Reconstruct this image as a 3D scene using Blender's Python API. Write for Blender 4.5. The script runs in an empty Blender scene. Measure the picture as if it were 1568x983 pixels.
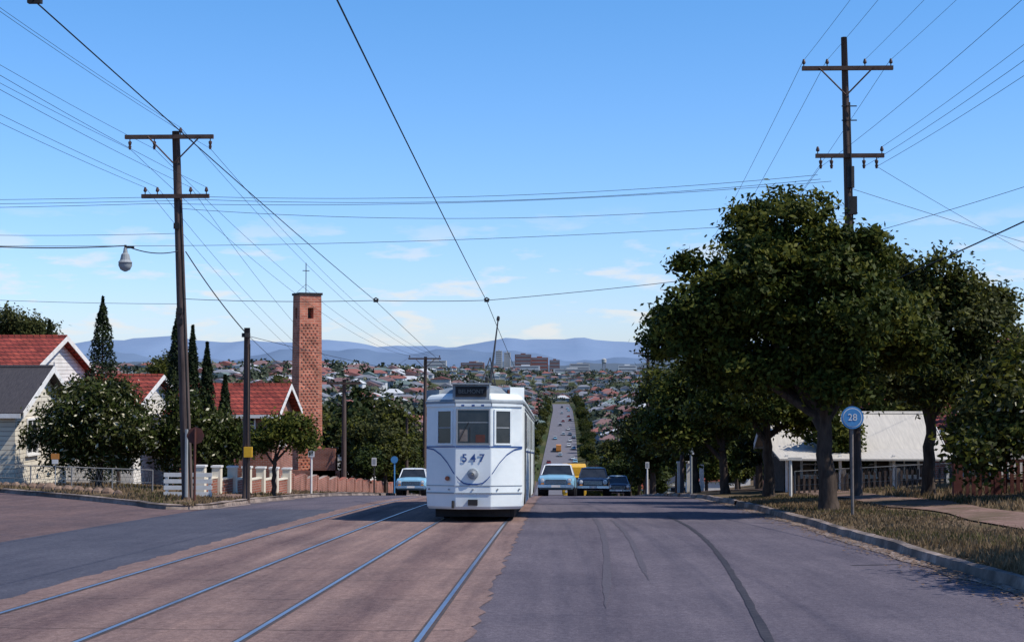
import bpy, math, random
import numpy as np
from mathutils import Vector
R=random.Random(7); NR=np.random.RandomState(11)
sc=bpy.context.scene
COL=sc.collection
# ------------------------------------------------------------------ materials
def ramp2(nt,fac,c1,c2,p1=.35,p2=.65):
    r=nt.nodes.new('ShaderNodeValToRGB'); e=r.color_ramp.elements
    e[0].position=p1;e[0].color=(*c1,1);e[1].position=p2;e[1].color=(*c2,1)
    nt.links.new(fac,r.inputs[0]); return r.outputs[0]
def newmat(name):
    m=bpy.data.materials.new(name); m.use_nodes=True; nt=m.node_tree
    return m,nt,nt.nodes['Principled BSDF']
def pmat(name,c1,c2=None,scale=4,rough=.8,bump=0,metal=0,stretch=(1,1,1),p=(.35,.65),spec=.3,c3=None,s3=.4):
    m,nt,b=newmat(name)
    b.inputs['Roughness'].default_value=rough; b.inputs['Metallic'].default_value=metal
    b.inputs['Specular IOR Level'].default_value=spec
    if c2 is None: c2=tuple(x*.82 for x in c1)
    tc=nt.nodes.new('ShaderNodeTexCoord'); mp=nt.nodes.new('ShaderNodeMapping'); mp.inputs['Scale'].default_value=stretch
    nt.links.new(tc.outputs['Object'],mp.inputs[0])
    n=nt.nodes.new('ShaderNodeTexNoise'); n.inputs['Scale'].default_value=scale; n.inputs['Detail'].default_value=7; n.inputs['Roughness'].default_value=.65
    nt.links.new(mp.outputs[0],n.inputs['Vector'])
    col=ramp2(nt,n.outputs['Fac'],c1,c2,*p)
    if c3:
        n2=nt.nodes.new('ShaderNodeTexNoise'); n2.inputs['Scale'].default_value=s3; n2.inputs['Detail'].default_value=5
        nt.links.new(mp.outputs[0],n2.inputs['Vector'])
        mx=nt.nodes.new('ShaderNodeMix'); mx.data_type='RGBA'
        f=ramp2(nt,n2.outputs['Fac'],(0,0,0),(1,1,1),.42,.62)
        nt.links.new(f,mx.inputs[0]); nt.links.new(col,mx.inputs[6]); mx.inputs[7].default_value=(*c3,1); col=mx.outputs[2]
    nt.links.new(col,b.inputs['Base Color'])
    if bump:
        bp=nt.nodes.new('ShaderNodeBump'); bp.inputs['Strength'].default_value=bump; bp.inputs['Distance'].default_value=.03
        nt.links.new(n.outputs['Fac'],bp.inputs['Height']); nt.links.new(bp.outputs[0],b.inputs['Normal'])
    return m
def brickmat(name,c1,c2,mortar,bw=.24,bh=.086,ms=.012,bump=.4,rough=.85,lo=.62):
    m,nt,b=newmat(name); b.inputs['Roughness'].default_value=rough; b.inputs['Specular IOR Level'].default_value=.2
    tc=nt.nodes.new('ShaderNodeTexCoord'); s=nt.nodes.new('ShaderNodeSeparateXYZ'); nt.links.new(tc.outputs['Object'],s.inputs[0])
    a=nt.nodes.new('ShaderNodeMath'); a.operation='ADD'; nt.links.new(s.outputs[0],a.inputs[0]); nt.links.new(s.outputs[1],a.inputs[1])
    c=nt.nodes.new('ShaderNodeCombineXYZ'); nt.links.new(a.outputs[0],c.inputs[0]); nt.links.new(s.outputs[2],c.inputs[1])
    br=nt.nodes.new('ShaderNodeTexBrick'); br.inputs['Scale'].default_value=1; br.inputs['Brick Width'].default_value=bw; br.inputs['Row Height'].default_value=bh
    br.inputs['Mortar Size'].default_value=ms; br.inputs['Color1'].default_value=(*c1,1); br.inputs['Color2'].default_value=(*c2,1); br.inputs['Mortar'].default_value=(*mortar,1)
    nt.links.new(c.outputs[0],br.inputs['Vector'])
    n=nt.nodes.new('ShaderNodeTexNoise'); n.inputs['Scale'].default_value=1.3; n.inputs['Detail'].default_value=6; nt.links.new(tc.outputs['Object'],n.inputs['Vector'])
    g=ramp2(nt,n.outputs['Fac'],(lo,lo,lo),(1.1,1.1,1.1))
    mx=nt.nodes.new('ShaderNodeMix'); mx.data_type='RGBA'; mx.blend_type='MULTIPLY'; mx.inputs[0].default_value=1
    nt.links.new(br.outputs['Color'],mx.inputs[6]); nt.links.new(g,mx.inputs[7]); nt.links.new(mx.outputs[2],b.inputs['Base Color'])
    bp=nt.nodes.new('ShaderNodeBump'); bp.inputs['Strength'].default_value=bump; bp.inputs['Distance'].default_value=.02; bp.invert=True
    nt.links.new(br.outputs['Fac'],bp.inputs['Height']); nt.links.new(bp.outputs[0],b.inputs['Normal'])
    return m
def leafmat(name,c1,c2,trans=.25,scale=1.2):
    m,nt,b=newmat(name); b.inputs['Roughness'].default_value=.55; b.inputs['Specular IOR Level'].default_value=.1
    tc=nt.nodes.new('ShaderNodeTexCoord'); n=nt.nodes.new('ShaderNodeTexNoise'); n.inputs['Scale'].default_value=scale; n.inputs['Detail'].default_value=8; n.inputs['Roughness'].default_value=.75
    nt.links.new(tc.outputs['Object'],n.inputs['Vector']); col=ramp2(nt,n.outputs['Fac'],c1,c2,.38,.62)
    nt.links.new(col,b.inputs['Base Color'])
    if trans>.12:
        t=nt.nodes.new('ShaderNodeBsdfTranslucent'); nt.links.new(col,t.inputs[0]); ms=nt.nodes.new('ShaderNodeMixShader'); ms.inputs[0].default_value=trans
        nt.links.new(b.outputs[0],ms.inputs[1]); nt.links.new(t.outputs[0],ms.inputs[2]); nt.links.new(ms.outputs[0],nt.nodes['Material Output'].inputs[0])
    return m
def surfmat(name,ca,cb,grain,streaks,blotch,bands=(),fine=30,wheel=()):
    m,nt,b=newmat(name); b.inputs['Roughness'].default_value=.92; b.inputs['Specular IOR Level'].default_value=.08
    tc=nt.nodes.new('ShaderNodeTexCoord')
    def noise(sc,st,de=8):
        mp=nt.nodes.new('ShaderNodeMapping'); mp.inputs['Scale'].default_value=st; nt.links.new(tc.outputs['Object'],mp.inputs[0])
        n=nt.nodes.new('ShaderNodeTexNoise'); n.inputs['Scale'].default_value=sc; n.inputs['Detail'].default_value=de; n.inputs['Roughness'].default_value=.72; nt.links.new(mp.outputs[0],n.inputs['Vector']); return n.outputs['Fac']
    def mul(c,f):
        mx=nt.nodes.new('ShaderNodeMix'); mx.data_type='RGBA'; mx.blend_type='MULTIPLY'; mx.inputs[0].default_value=1
        nt.links.new(c,mx.inputs[6]); nt.links.new(f,mx.inputs[7]); return mx.outputs[2]
    c=ramp2(nt,noise(grain,(1,1,1)),ca,cb)
    c=mul(c,ramp2(nt,noise(70,(1,1,1),3),(.72,.72,.72),(1.25,1.24,1.23),.36,.64))
    c=mul(c,ramp2(nt,noise(1.6,(1.6,.10,1)),*streaks))
    c=mul(c,ramp2(nt,noise(.55,(1,.6,1)),*blotch))
    s=nt.nodes.new('ShaderNodeSeparateXYZ'); nt.links.new(tc.outputs['Object'],s.inputs[0])
    for (cx,k,lo) in bands:
        a=nt.nodes.new('ShaderNodeMath'); a.operation='SUBTRACT'; a.inputs[1].default_value=cx; nt.links.new(s.outputs[0],a.inputs[0])
        q=nt.nodes.new('ShaderNodeMath'); q.operation='ABSOLUTE'; nt.links.new(a.outputs[0],q.inputs[0])
        n=nt.nodes.new('ShaderNodeMath'); n.operation='MULTIPLY_ADD'; n.inputs[1].default_value=.5; nt.links.new(noise(2.5,(1,.3,1)),n.inputs[0]); nt.links.new(q.outputs[0],n.inputs[2])
        c=mul(c,ramp2(nt,n.outputs[0],lo,(1,1,1),.25,k))
    nt.links.new(c,b.inputs['Base Color'])
    bp=nt.nodes.new('ShaderNodeBump'); bp.inputs['Strength'].default_value=.35; bp.inputs['Distance'].default_value=.02
    nt.links.new(noise(fine,(1,1,1)),bp.inputs['Height']); nt.links.new(bp.outputs[0],b.inputs['Normal']); return m
M={}
M['asphalt']=surfmat('asphalt',(.094,.084,.104),(.150,.134,.158),18,((.84,.84,.86),(1.12,1.1,1.08)),((.80,.80,.83),(1.12,1.1,1.08)),((.55,.66,(.84,.84,.86)),(2.35,.66,(.86,.86,.88))),45)
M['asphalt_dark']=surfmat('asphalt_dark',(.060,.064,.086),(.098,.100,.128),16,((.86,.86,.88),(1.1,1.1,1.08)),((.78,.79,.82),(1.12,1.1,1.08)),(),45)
M['asphalt_red']=surfmat('asphalt_red',(.105,.077,.078),(.17,.12,.115),9,((.85,.85,.85),(1.1,1.1,1.1)),((.75,.78,.85),(1.15,1.08,1.05)),(),35)
M['farroad']=pmat('farroad',(.13,.13,.15),(.17,.165,.19),.5,.95,spec=.1)
M['tar']=pmat('tar',(.03,.03,.038),(.06,.055,.065),12,.8,spec=.15)
M['tyremark']=pmat('tyre_mark',(.068,.062,.076),(.115,.104,.125),30,.9,spec=.08)
M['crack']=pmat('crack',(.06,.05,.05),None,9,.9)
M['steel']=pmat('rail_steel',(.34,.42,.55),(.22,.27,.36),3,.35,metal=.8,stretch=(1,.2,1))
M['groove']=pmat('groove',(.045,.038,.04),(.09,.068,.065),8,.9)
M['grass']=pmat('dry_grass',(.105,.072,.045),(.20,.14,.095),9,.95,.5,c3=(.085,.068,.036),s3=.5,spec=.05)
M['ground']=pmat('ground_green',(.05,.06,.022),(.11,.095,.05),.35,.95,.2,c3=(.035,.05,.02),s3=.02,spec=.05)
M['dirt']=pmat('dirt_path',(.17,.105,.085),(.27,.18,.15),7,.95,.4,c3=(.12,.09,.06),s3=.7,spec=.05)
M['kerb']=pmat('kerb_concrete',(.17,.13,.115),(.36,.29,.25),6,.9,.5,c3=(.1,.08,.07),s3=1.1)
M['gutter']=pmat('gutter_concrete',(.22,.17,.145),(.36,.28,.24),7,.9,.3,c3=(.12,.105,.11),s3=.8,spec=.1)
M['bark']=pmat('bark',(.028,.02,.016),(.08,.058,.045),9,.95,.7,stretch=(1,1,.25))
M['pole']=pmat('pole_wood',(.05,.035,.03),(.12,.085,.075),9,.9,.4,stretch=(2,2,.12))
M['wood']=pmat('arm_wood',(.06,.035,.03),(.1,.065,.05),8,.9)
M['wire']=pmat('wire',(.03,.03,.038),None,5,.6)
M['porc']=pmat('porcelain',(.06,.035,.03),(.1,.06,.05),5,.3)
M['white']=pmat('white_paint',(.62,.6,.56),(.76,.74,.7),3,.6)
M['cream']=pmat('cream_paint',(.62,.56,.44),(.72,.66,.54),2,.7)
M['boards']=brickmat('cream_weatherboards',(.66,.60,.48),(.64,.58,.47),(.34,.30,.25),9,.17,.012,.8,.7,.88)
M['whiteboards']=brickmat('white_weatherboards',(.72,.70,.66),(.7,.68,.64),(.42,.4,.37),9,.17,.012,.8,.7,.88)
M['grey']=pmat('grey_paint',(.3,.32,.33),None,3,.6)
M['galv']=pmat('old_galvanised',(.14,.145,.15),(.22,.22,.22),6,.7)
M['oldwood']=pmat('weathered_timber',(.12,.10,.09),(.22,.19,.17),6,.9)
M['darkwood']=pmat('dark_timber',(.05,.035,.028),(.11,.08,.065),6,.9)
M['redtile']=brickmat('red_roof_tiles',(.36,.075,.05),(.24,.045,.035),(.08,.02,.018),.3,.17,.02,.7)
M['redtile2']=brickmat('dull_red_roof_tiles',(.27,.07,.055),(.19,.05,.04),(.07,.02,.018),.3,.17,.02,.7)
M['greyroof']=pmat('grey_roof',(.035,.032,.036),(.065,.058,.06),6,.7,.3,stretch=(6,.6,.6))
M['creamroof']=pmat('cream_roof',(.44,.41,.36),(.56,.52,.45),3,.6,stretch=(6,.5,.5))
M['brick']=brickmat('red_brick',(.36,.12,.075),(.27,.085,.055),(.33,.26,.22))
M['towerbrick']=brickmat('tower_brick',(.60,.20,.12),(.43,.12,.075),(.5,.27,.19),.5,.17,.03,.5)
M['glass']=pmat('window_glass',(.015,.018,.022),(.03,.035,.042),2,.08,spec=.6)
M['tramglass']=pmat('tram_glass',(.01,.012,.014),(.03,.03,.03),4,.12,spec=.5)
M['tram']=pmat('tram_paint',(.70,.745,.73),(.78,.81,.785),2.5,.42,.03,c3=(.64,.685,.68),s3=1.2,spec=.4)
M['tramroof']=pmat('tram_roof',(.19,.22,.24),(.28,.31,.33),3,.6)
M['blue']=pmat('blue_paint',(.02,.06,.2),(.03,.08,.25),3,.4)
M['dark']=pmat('dark_metal',(.015,.014,.015),(.03,.027,.026),5,.7)
M['chrome']=pmat('chrome',(.6,.62,.65),(.45,.47,.5),5,.2,metal=1)
M['lens']=pmat('headlamp_lens',(.6,.62,.62),(.5,.5,.5),5,.15,spec=.8)
M['rubber']=pmat('rubber',(.015,.015,.016),None,5,.8)
M['yellow']=pmat('yellow_paint',(.75,.42,.03),None,5,.6)
M['orange']=pmat('orange_paint',(.6,.24,.05),(.5,.2,.05),3,.5)
M['signblue']=pmat('sign_blue',(.06,.22,.45),(.08,.26,.5),3,.5)
M['rust']=pmat('rusty_brown',(.12,.04,.03),(.07,.03,.025),6,.8)
M['darkred']=pmat('dark_red_paint',(.10,.03,.028),(.14,.05,.04),5,.8)
M['stone']=pmat('stone',(.12,.075,.055),(.26,.18,.13),5,.95,.6)
M['leafA']=leafmat('leaf_dark',(.022,.031,.006),(.048,.064,.011),.2)
M['leafB']=leafmat('leaf_light',(.075,.085,.013),(.135,.135,.024),.3)
M['leafC']=leafmat('leaf_olive',(.032,.040,.012),(.078,.08,.025),.2)
M['leafD']=leafmat('leaf_deep',(.013,.022,.007),(.032,.046,.012),.15)
M['blossom']=pmat('blossom',(.5,.46,.33),(.4,.38,.26),4,.8)
M['cyp']=leafmat('cypress_leaf',(.008,.014,.007),(.025,.035,.014),.1)
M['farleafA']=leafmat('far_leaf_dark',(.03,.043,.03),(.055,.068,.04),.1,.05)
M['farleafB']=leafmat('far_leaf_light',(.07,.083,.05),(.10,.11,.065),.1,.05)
M['blade']=leafmat('grass_blade',(.13,.09,.048),(.24,.17,.10),.3)
M['bladeg']=leafmat('grass_blade_green',(.075,.070,.024),(.13,.115,.045),.3)
M['litter']=pmat('leaf_litter',(.09,.05,.03),(.2,.13,.08),3,.9)
# ------------------------------------------------------------------ mesh builder
class MB:
    def __init__(s): s.v=[];s.f=[];s.m=[];s.mats=[]
    def mi(s,mat):
        mat=M[mat] if isinstance(mat,str) else mat
        if mat not in s.mats: s.mats.append(mat)
        return s.mats.index(mat)
    def add(s,vs,fs,mat):
        o=len(s.v); s.v+= [tuple(v) for v in vs]; i=s.mi(mat)
        for f in fs: s.f.append(tuple(o+k for k in f)); s.m.append(i)
    def box(s,c,d,mat,rz=0,rx=0):
        x,y,z=[q/2 for q in d]; vs=[]
        for sx,sy,sz in [(-1,-1,-1),(1,-1,-1),(1,1,-1),(-1,1,-1),(-1,-1,1),(1,-1,1),(1,1,1),(-1,1,1)]:
            px,py,pz=sx*x,sy*y,sz*z
            if rx: py,pz=py*math.cos(rx)-pz*math.sin(rx),py*math.sin(rx)+pz*math.cos(rx)
            if rz: px,py=px*math.cos(rz)-py*math.sin(rz),px*math.sin(rz)+py*math.cos(rz)
            vs.append((c[0]+px,c[1]+py,c[2]+pz))
        s.add(vs,[(0,3,2,1),(4,5,6,7),(0,1,5,4),(1,2,6,5),(2,3,7,6),(3,0,4,7)],mat)
    def tube(s,pts,rad,mat,n=8,cap=True):
        pts=[Vector(p) for p in pts]
        if not hasattr(rad,'__len__'): rad=[rad]*len(pts)
        vs=[]; tot=(pts[-1]-pts[0])
        ref=Vector((0,1,0)) if abs(tot.z)>.6*tot.length else Vector((0,0,1))
        for i,p in enumerate(pts):
            d=(pts[min(i+1,len(pts)-1)]-pts[max(i-1,0)]).normalized()
            a=d.cross(ref)
            if a.length<.05: a=d.cross(Vector((1,0,0)))
            a.normalize(); b=d.cross(a)
            for k in range(n):
                t=2*math.pi*k/n; vs.append(p+rad[i]*(a*math.cos(t)+b*math.sin(t)))
        fs=[]
        for i in range(len(pts)-1):
            for k in range(n):
                k2=(k+1)%n; fs.append((i*n+k,i*n+k2,(i+1)*n+k2,(i+1)*n+k))
        if cap: fs.append(tuple(range(n))); fs.append(tuple((len(pts)-1)*n+k for k in reversed(range(n))))
        s.add(vs,fs,mat)
    def obj(s,name,parent=None,origin=(0,0,0),smooth=False,bevel=0):
        me=bpy.data.meshes.new(name); o=origin
        me.from_pydata([(v[0]-o[0],v[1]-o[1],v[2]-o[2]) for v in s.v],[],s.f)
        for m in s.mats: me.materials.append(m)
        me.polygons.foreach_set('material_index',s.m)
        if smooth: me.polygons.foreach_set('use_smooth',[True]*len(s.f))
        me.update(); ob=bpy.data.objects.new(name,me); COL.objects.link(ob)
        if parent: ob.parent=parent
        else: ob.location=o
        if bevel:
            b=ob.modifiers.new('bev','BEVEL'); b.width=bevel; b.segments=2; b.limit_method='ANGLE'; b.angle_limit=math.radians(35)
        return ob
def empty(name,loc,rot=(0,0,0)):
    e=bpy.data.objects.new(name,None); e.location=loc; e.rotation_euler=rot; e.empty_display_size=.3; COL.objects.link(e); return e
def leaves_mesh(name,cent,size,mats,idx,outward=None,aspect=.5,upb=.5):
    n=len(cent)
    nv=NR.normal(size=(n,3)); nv[:,2]=nv[:,2]+upb
    if outward is not None: nv+=outward*.9
    nv/=np.linalg.norm(nv,axis=1)[:,None]+1e-9
    r=NR.normal(size=(n,3)); a=np.cross(nv,r); a/=np.linalg.norm(a,axis=1)[:,None]+1e-9; b=np.cross(nv,a)
    L=(size*NR.uniform(.7,1.3,n))[:,None]
    V=np.stack([cent-a*L*.5,cent-b*L*aspect*.5,cent+a*L*.5,cent+b*L*aspect*.5],1).reshape(-1,3).astype(np.float32)
    me=bpy.data.meshes.new(name); me.vertices.add(4*n); me.vertices.foreach_set('co',V.ravel())
    me.loops.add(4*n); me.loops.foreach_set('vertex_index',np.arange(4*n,dtype=np.int32))
    me.polygons.add(n); me.polygons.foreach_set('loop_start',np.arange(0,4*n,4,dtype=np.int32)); me.polygons.foreach_set('loop_total',np.full(n,4,dtype=np.int32))
    for m in mats: me.materials.append(M[m])
    me.polygons.foreach_set('material_index',np.asarray(idx,dtype=np.int32)); me.update(calc_edges=True); me.validate()
    return me
# ------------------------------------------------------------------ terrain profile
PY=[-80,0,40,50,60,71,79,100,150,250,350,450,550,700,900,1050,1300,1800,2600,3200,5000,20000,40000]
PZ=[4.5,0,-2.28,-2.98,-3.78,-4.75,-5.45,-7.4,-12.4,-23.5,-33,-36.6,-34.3,-31,-28,-27,-26.5,-16,-6,-14,-40,-60,-60]
def hermite(y):
    i=max(0,min(len(PY)-2,int(np.searchsorted(PY,y)-1)))
    def sl(k):
        if k<=0: return (PZ[1]-PZ[0])/(PY[1]-PY[0])
        if k>=len(PY)-1: return 0
        s0=(PZ[k]-PZ[k-1])/(PY[k]-PY[k-1]); s1=(PZ[k+1]-PZ[k])/(PY[k+1]-PY[k])
        return 0 if s0*s1<=0 else 2*s0*s1/(s0+s1)
    h=PY[i+1]-PY[i]; t=(y-PY[i])/h; a=sl(i)*h; b=sl(i+1)*h
    return (2*t**3-3*t*t+1)*PZ[i]+(t**3-2*t*t+t)*a+(-2*t**3+3*t*t)*PZ[i+1]+(t**3-t*t)*b
YS=list(np.arange(-75,120,2.5))+list(np.arange(120,620,10))+list(np.arange(620,3000,60))+list(np.arange(3000,40001,1500))
ZS=[hermite(y) for y in YS]
def zr(y): return float(np.interp(y,YS,ZS))
def xo(y): return float(np.interp(y,[300,700,1000,1400],[0,3,4,0]))
def ss(a,b,x):
    t=max(0,min(1,(x-a)/(b-a))); return t*t*(3-2*t)
def h(x,y):
    x2=x-xo(y); dl=max(0,-9.2-x2); dr=max(0,x2-5.2)
    z=zr(y)+min(dl*.035,1.5)+min(dr*.06,1.6)
    z+=ss(90,420,y)*min((dl+dr)*.2,20)*(1-ss(1100,1900,y))
    if y>500: z+=ss(500,900,y)*min(1,(dl+dr)/80)*(5*math.sin(x*.011+y*.004)+3*math.sin(x*.023-y*.009+1))
    return z
XS=[-16000,-9000,-5000,-3000,-2000]+list(np.arange(-1400,-200,80))+list(np.arange(-200,-40,10))+list(np.arange(-40,-10,2.5))+[-9.2,-6,-2,2,5.2]+list(np.arange(7,40,2.5))+list(np.arange(45,200,10))+list(np.arange(200,1401,80))+[2000,3000,5000,9000,16000]
def gridmesh(name,xs,ys,zf,mat):
    mb=MB(); nx=len(xs); vs=[(x,y,zf(x,y)) for y in ys for x in xs]
    fs=[(j*nx+i,j*nx+i+1,(j+1)*nx+i+1,(j+1)*nx+i) for j in range(len(ys)-1) for i in range(nx-1)]
    mb.add(vs,fs,mat); return mb.obj(name,smooth=True)
gridmesh('ground',XS,YS,lambda x,y:h(x,y)-.04-(.25 if y>300 else 0),'ground')
def strip(name,xl,xr,y0,y1,dz,mat,step=None,jit=0,fine=None):
    ys=sorted(set([y0,y1]+[y for y in YS if y0<y<y1]+(list(np.arange(y0,y1,fine)) if fine else [])))
    mb=MB(); vs=[];fs=[]
    for y in ys:
        a=xl(y) if callable(xl) else xl; b=xr(y) if callable(xr) else xr
        vs+= [(a+R.uniform(-jit,jit),y,zr(y)+dz),(b+R.uniform(-jit,jit),y,zr(y)+dz)]
    for i in range(len(ys)-1): fs.append((2*i,2*i+1,2*i+3,2*i+2))
    mb.add(vs,fs,mat); return mb.obj(name)
strip('asphalt_road',lambda y:-9.2+xo(y),lambda y:5.2+xo(y),-60,480,0,'asphalt')
strip('distant_road',lambda y:-8.6+xo(y),lambda y:5+xo(y),430,1150,.12,'farroad')
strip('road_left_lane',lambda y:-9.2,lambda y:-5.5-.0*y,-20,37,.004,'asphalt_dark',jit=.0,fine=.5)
M['track']=surfmat('track_concrete',(.175,.123,.112),(.285,.208,.185),14,((.68,.66,.70),(1.12,1.08,1.05)),((.80,.80,.83),(1.12,1.08,1.05)),((-1.87,.62,(.70,.69,.74)),(-4.54,.62,(.70,.69,.74))),30)
strip('tram_track_bed',-5.72,-.75,-20,105,.008,'track',jit=.05,fine=.35)
mb=MB()
for rx in (-1.15,-2.59,-3.87,-5.25):
    for (a,b,dz,mt) in ((-.045,-.022,.012,'groove'),(-.022,.022,.014,'steel'),(.022,.06,.012,'groove')):
        ys=sorted(set([-20,105]+[y for y in YS if -20<y<105]+[5,16])); vs=[]
        for y in ys: vs+=[(rx+a,y,zr(y)+dz),(rx+b,y,zr(y)+dz)]
        mb.add(vs,[(2*i,2*i+1,2*i+3,2*i+2) for i in range(len(ys)-1)],mt)
mb.obj('tram_rails')
def ribbon(mb,pts,w,dz,mat,jit=.0,smooth=False):
    P=[]
    if smooth:
        X=[p[0] for p in pts];Y=[p[1] for p in pts]; co=np.polyfit(Y,X,3); P=[(float(np.polyval(co,y)),y) for y in np.arange(Y[0],Y[-1],.4)]
    else:
        for i in range(len(pts)-1):
            n=max(2,int((Vector(pts[i+1])-Vector(pts[i])).length/.4))
            for k in range(n):
                t=k/n; P.append((pts[i][0]+(pts[i+1][0]-pts[i][0])*t,pts[i][1]+(pts[i+1][1]-pts[i][1])*t))
        P.append(pts[-1])
    vs=[]
    for i,p in enumerate(P):
        a=P[max(0,i-1)];b=P[min(len(P)-1,i+1)]; d=Vector((b[0]-a[0],b[1]-a[1])); d.normalize(); n=Vector((-d.y,d.x))
        f=min(1,i/6+.1,(len(P)-1-i)/6+.1) if smooth else 1
        for sgn in (-1,1):
            q=(w*f/2+R.uniform(-jit,jit))*sgn; x=p[0]+n.x*q; y=p[1]+n.y*q; vs.append((x,y,zr(y)+dz))
    mb.add(vs,[(2*i,2*i+1,2*i+3,2*i+2) for i in range(len(P)-1)],mat)
mb=MB()
ribbon(mb,[(1.45,8),(1.62,11.6),(1.98,15),(2.3,19.9),(2.5,25),(2.57,29),(2.5,34)],.08,.006,'tar',.012,True)
ribbon(mb,[(.45,14),(.55,17),(.72,22),(.8,28),(.7,36)],.10,.005,'tyremark',.01,True)
ribbon(mb,[(1.05,17),(1.12,20),(1.2,24),(1.1,32)],.09,.0045,'tyremark',.01,True)
ribbon(mb,[(3.9,19.3),(4.6,19.5)],.05,.006,'tar',.01)
mb.obj('tar_seams')
mb=MB()
for i in range(16):
    y=6+i*2.1+R.uniform(-.3,.3); x=-5.7; pts=[]
    while x<-.8: pts.append((x,y+R.uniform(-.05,.05))); x+=.4
    ribbon(mb,pts,.012,.0105,'crack',.004)
mb.obj('road_joints')
mb=MB(); xs=[-9.2,-12,-16,-22,-30,-45]; ys=[y for y in YS if 7<y<75]
vs=[(x,y,h(x,y)+.002) for y in ys for x in xs]; nx=len(xs)
mb.add(vs,[(j*nx+i,j*nx+i+1,(j+1)*nx+i+1,(j+1)*nx+i) for j in range(len(ys)-1) for i in range(nx-1)],'asphalt_red'); mb.obj('side_street')
def edgeL(y): return float(np.interp(y,[35.9,36.4,37.2,39.3,42.8,62,63],[-10.0,-10.6,-11.1,-13.2,-17,-40,-42]))
def edgeR(y): return float(np.interp(y,[35.9,36.2,36.8,37.6],[-10.0,-9.55,-9.3,-9.2]))
mb=MB(); ys=sorted(set([35.9,36.05,36.2,36.4,36.8,37.2,37.6]+list(np.arange(38,63.5,.5))+[y for y in YS if 63<y<=480])); C=22
vs=[]
for y in ys:
    for k in range(C):
        t=(k/(C-1)); a,b=edgeL(y),edgeR(y)
        if y>300: a+=xo(y); b+=xo(y)
        x=b+(a-b)*t; vs.append((x,y,h(x,y)+.115))
n=len(ys); mb.add(vs,[(j*C+i+1,j*C+i,(j+1)*C+i,(j+1)*C+i+1) for j in range(n-1) for i in range(C-1)],'grass'); mb.obj('grass_verge')
mb=MB(); ys=[y for y in YS if -20<y<=480]; xs=[5.2,5.6,6.2,7,8,9,10,12,14,17,20,25,30,38,45]; C=len(xs)
vs=[(x+xo(y),y,h(x+xo(y),y)+.115) for y in ys for x in xs]
mb.add(vs,[(j*C+i,j*C+i+1,(j+1)*C+i+1,(j+1)*C+i) for j in range(len(ys)-1) for i in range(C-1)],'grass'); mb.obj('grass_verge')
mb=MB(); ys=list(np.arange(-20,110,1.25)); vs=[]
for y in ys:
    for k in range(4):
        x=7.6+k*.45+.12*math.sin(y*.7+k)+(R.uniform(-.1,.1) if k in (0,3) else 0); vs.append((x,y,h(x,y)+.14))
mb.add(vs,[(j*4+i,j*4+i+1,(j+1)*4+i+1,(j+1)*4+i) for j in range(len(ys)-1) for i in range(3)],'dirt'); mb.obj('footpath')
mb=MB(); ys=[y for y in YS if 42<y<=110]; vs=[]
for y in ys:
    for k in range(4):
        x=-9.7-k*.4; vs.append((x,y,h(x,y)+.135))
mb.add(vs,[(j*4+i+1,j*4+i,(j+1)*4+i,(j+1)*4+i+1) for j in range(len(ys)-1) for i in range(3)],'dirt'); mb.obj('footpath')
def kerb(name,path,side,w=.16):
    mb=MB(); P=[Vector(p) for p in path]; vs=[]
    for i,p in enumerate(P):
        d=(P[min(i+1,len(P)-1)]-P[max(i-1,0)]).normalized(); n=Vector((-d.y,d.x))*side
        j=R.uniform(-.02,.02)
        for off,dz in ((.0+j,.0),(.03+j,.12),(w,.135),(w,-.05),(-.30+R.uniform(-.11,.11),.009)):
            q=p+n*off; vs.append((q.x,q.y,h(p.x,p.y)+dz+(R.uniform(-.012,.012) if dz>.1 else 0)))
    fs=[];fg=[]
    for i in range(len(P)-1):
        if R.random()>.04:
            for k in range(3): fs.append((i*5+k,i*5+k+1,(i+1)*5+k+1,(i+1)*5+k))
        fg.append((i*5,i*5+4,(i+1)*5+4,(i+1)*5))
    mb.add(vs,fs,'kerb'); mb.add(vs,fg,'gutter'); mb.obj(name)
kerb('kerb',[(5.1+.04*math.sin(y*.9),y) for y in np.arange(-10,110,.6)],-1)
pl=[(-9.2,y) for y in np.arange(110,38,-.8)]+[(-9.2,37.6),(-9.3,36.8),(-9.55,36.2),(-10,35.9),(-10.6,36.4),(-11.1,37.2),(-12,38.1),(-13.2,39.3),(-15,41),(-17,42.8),(-24,48.7),(-30,53.7),(-39.8,61.9)]
kerb('kerb',pl,-1)
def trimesh(name,tot,idx,mats):
    V=np.array(tot,dtype=np.float32).reshape(-1,3); n=len(tot)
    me=bpy.data.meshes.new(name); me.vertices.add(3*n); me.vertices.foreach_set('co',V.ravel()); me.loops.add(3*n); me.loops.foreach_set('vertex_index',np.arange(3*n,dtype=np.int32))
    me.polygons.add(n); me.polygons.foreach_set('loop_start',np.arange(0,3*n,3,dtype=np.int32)); me.polygons.foreach_set('loop_total',np.full(n,3,dtype=np.int32))
    for m in mats: me.materials.append(M[m])
    me.polygons.foreach_set('material_index',np.array(idx,dtype=np.int32)); me.update(calc_edges=True)
    o=bpy.data.objects.new(name,me); COL.objects.link(o)
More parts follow.
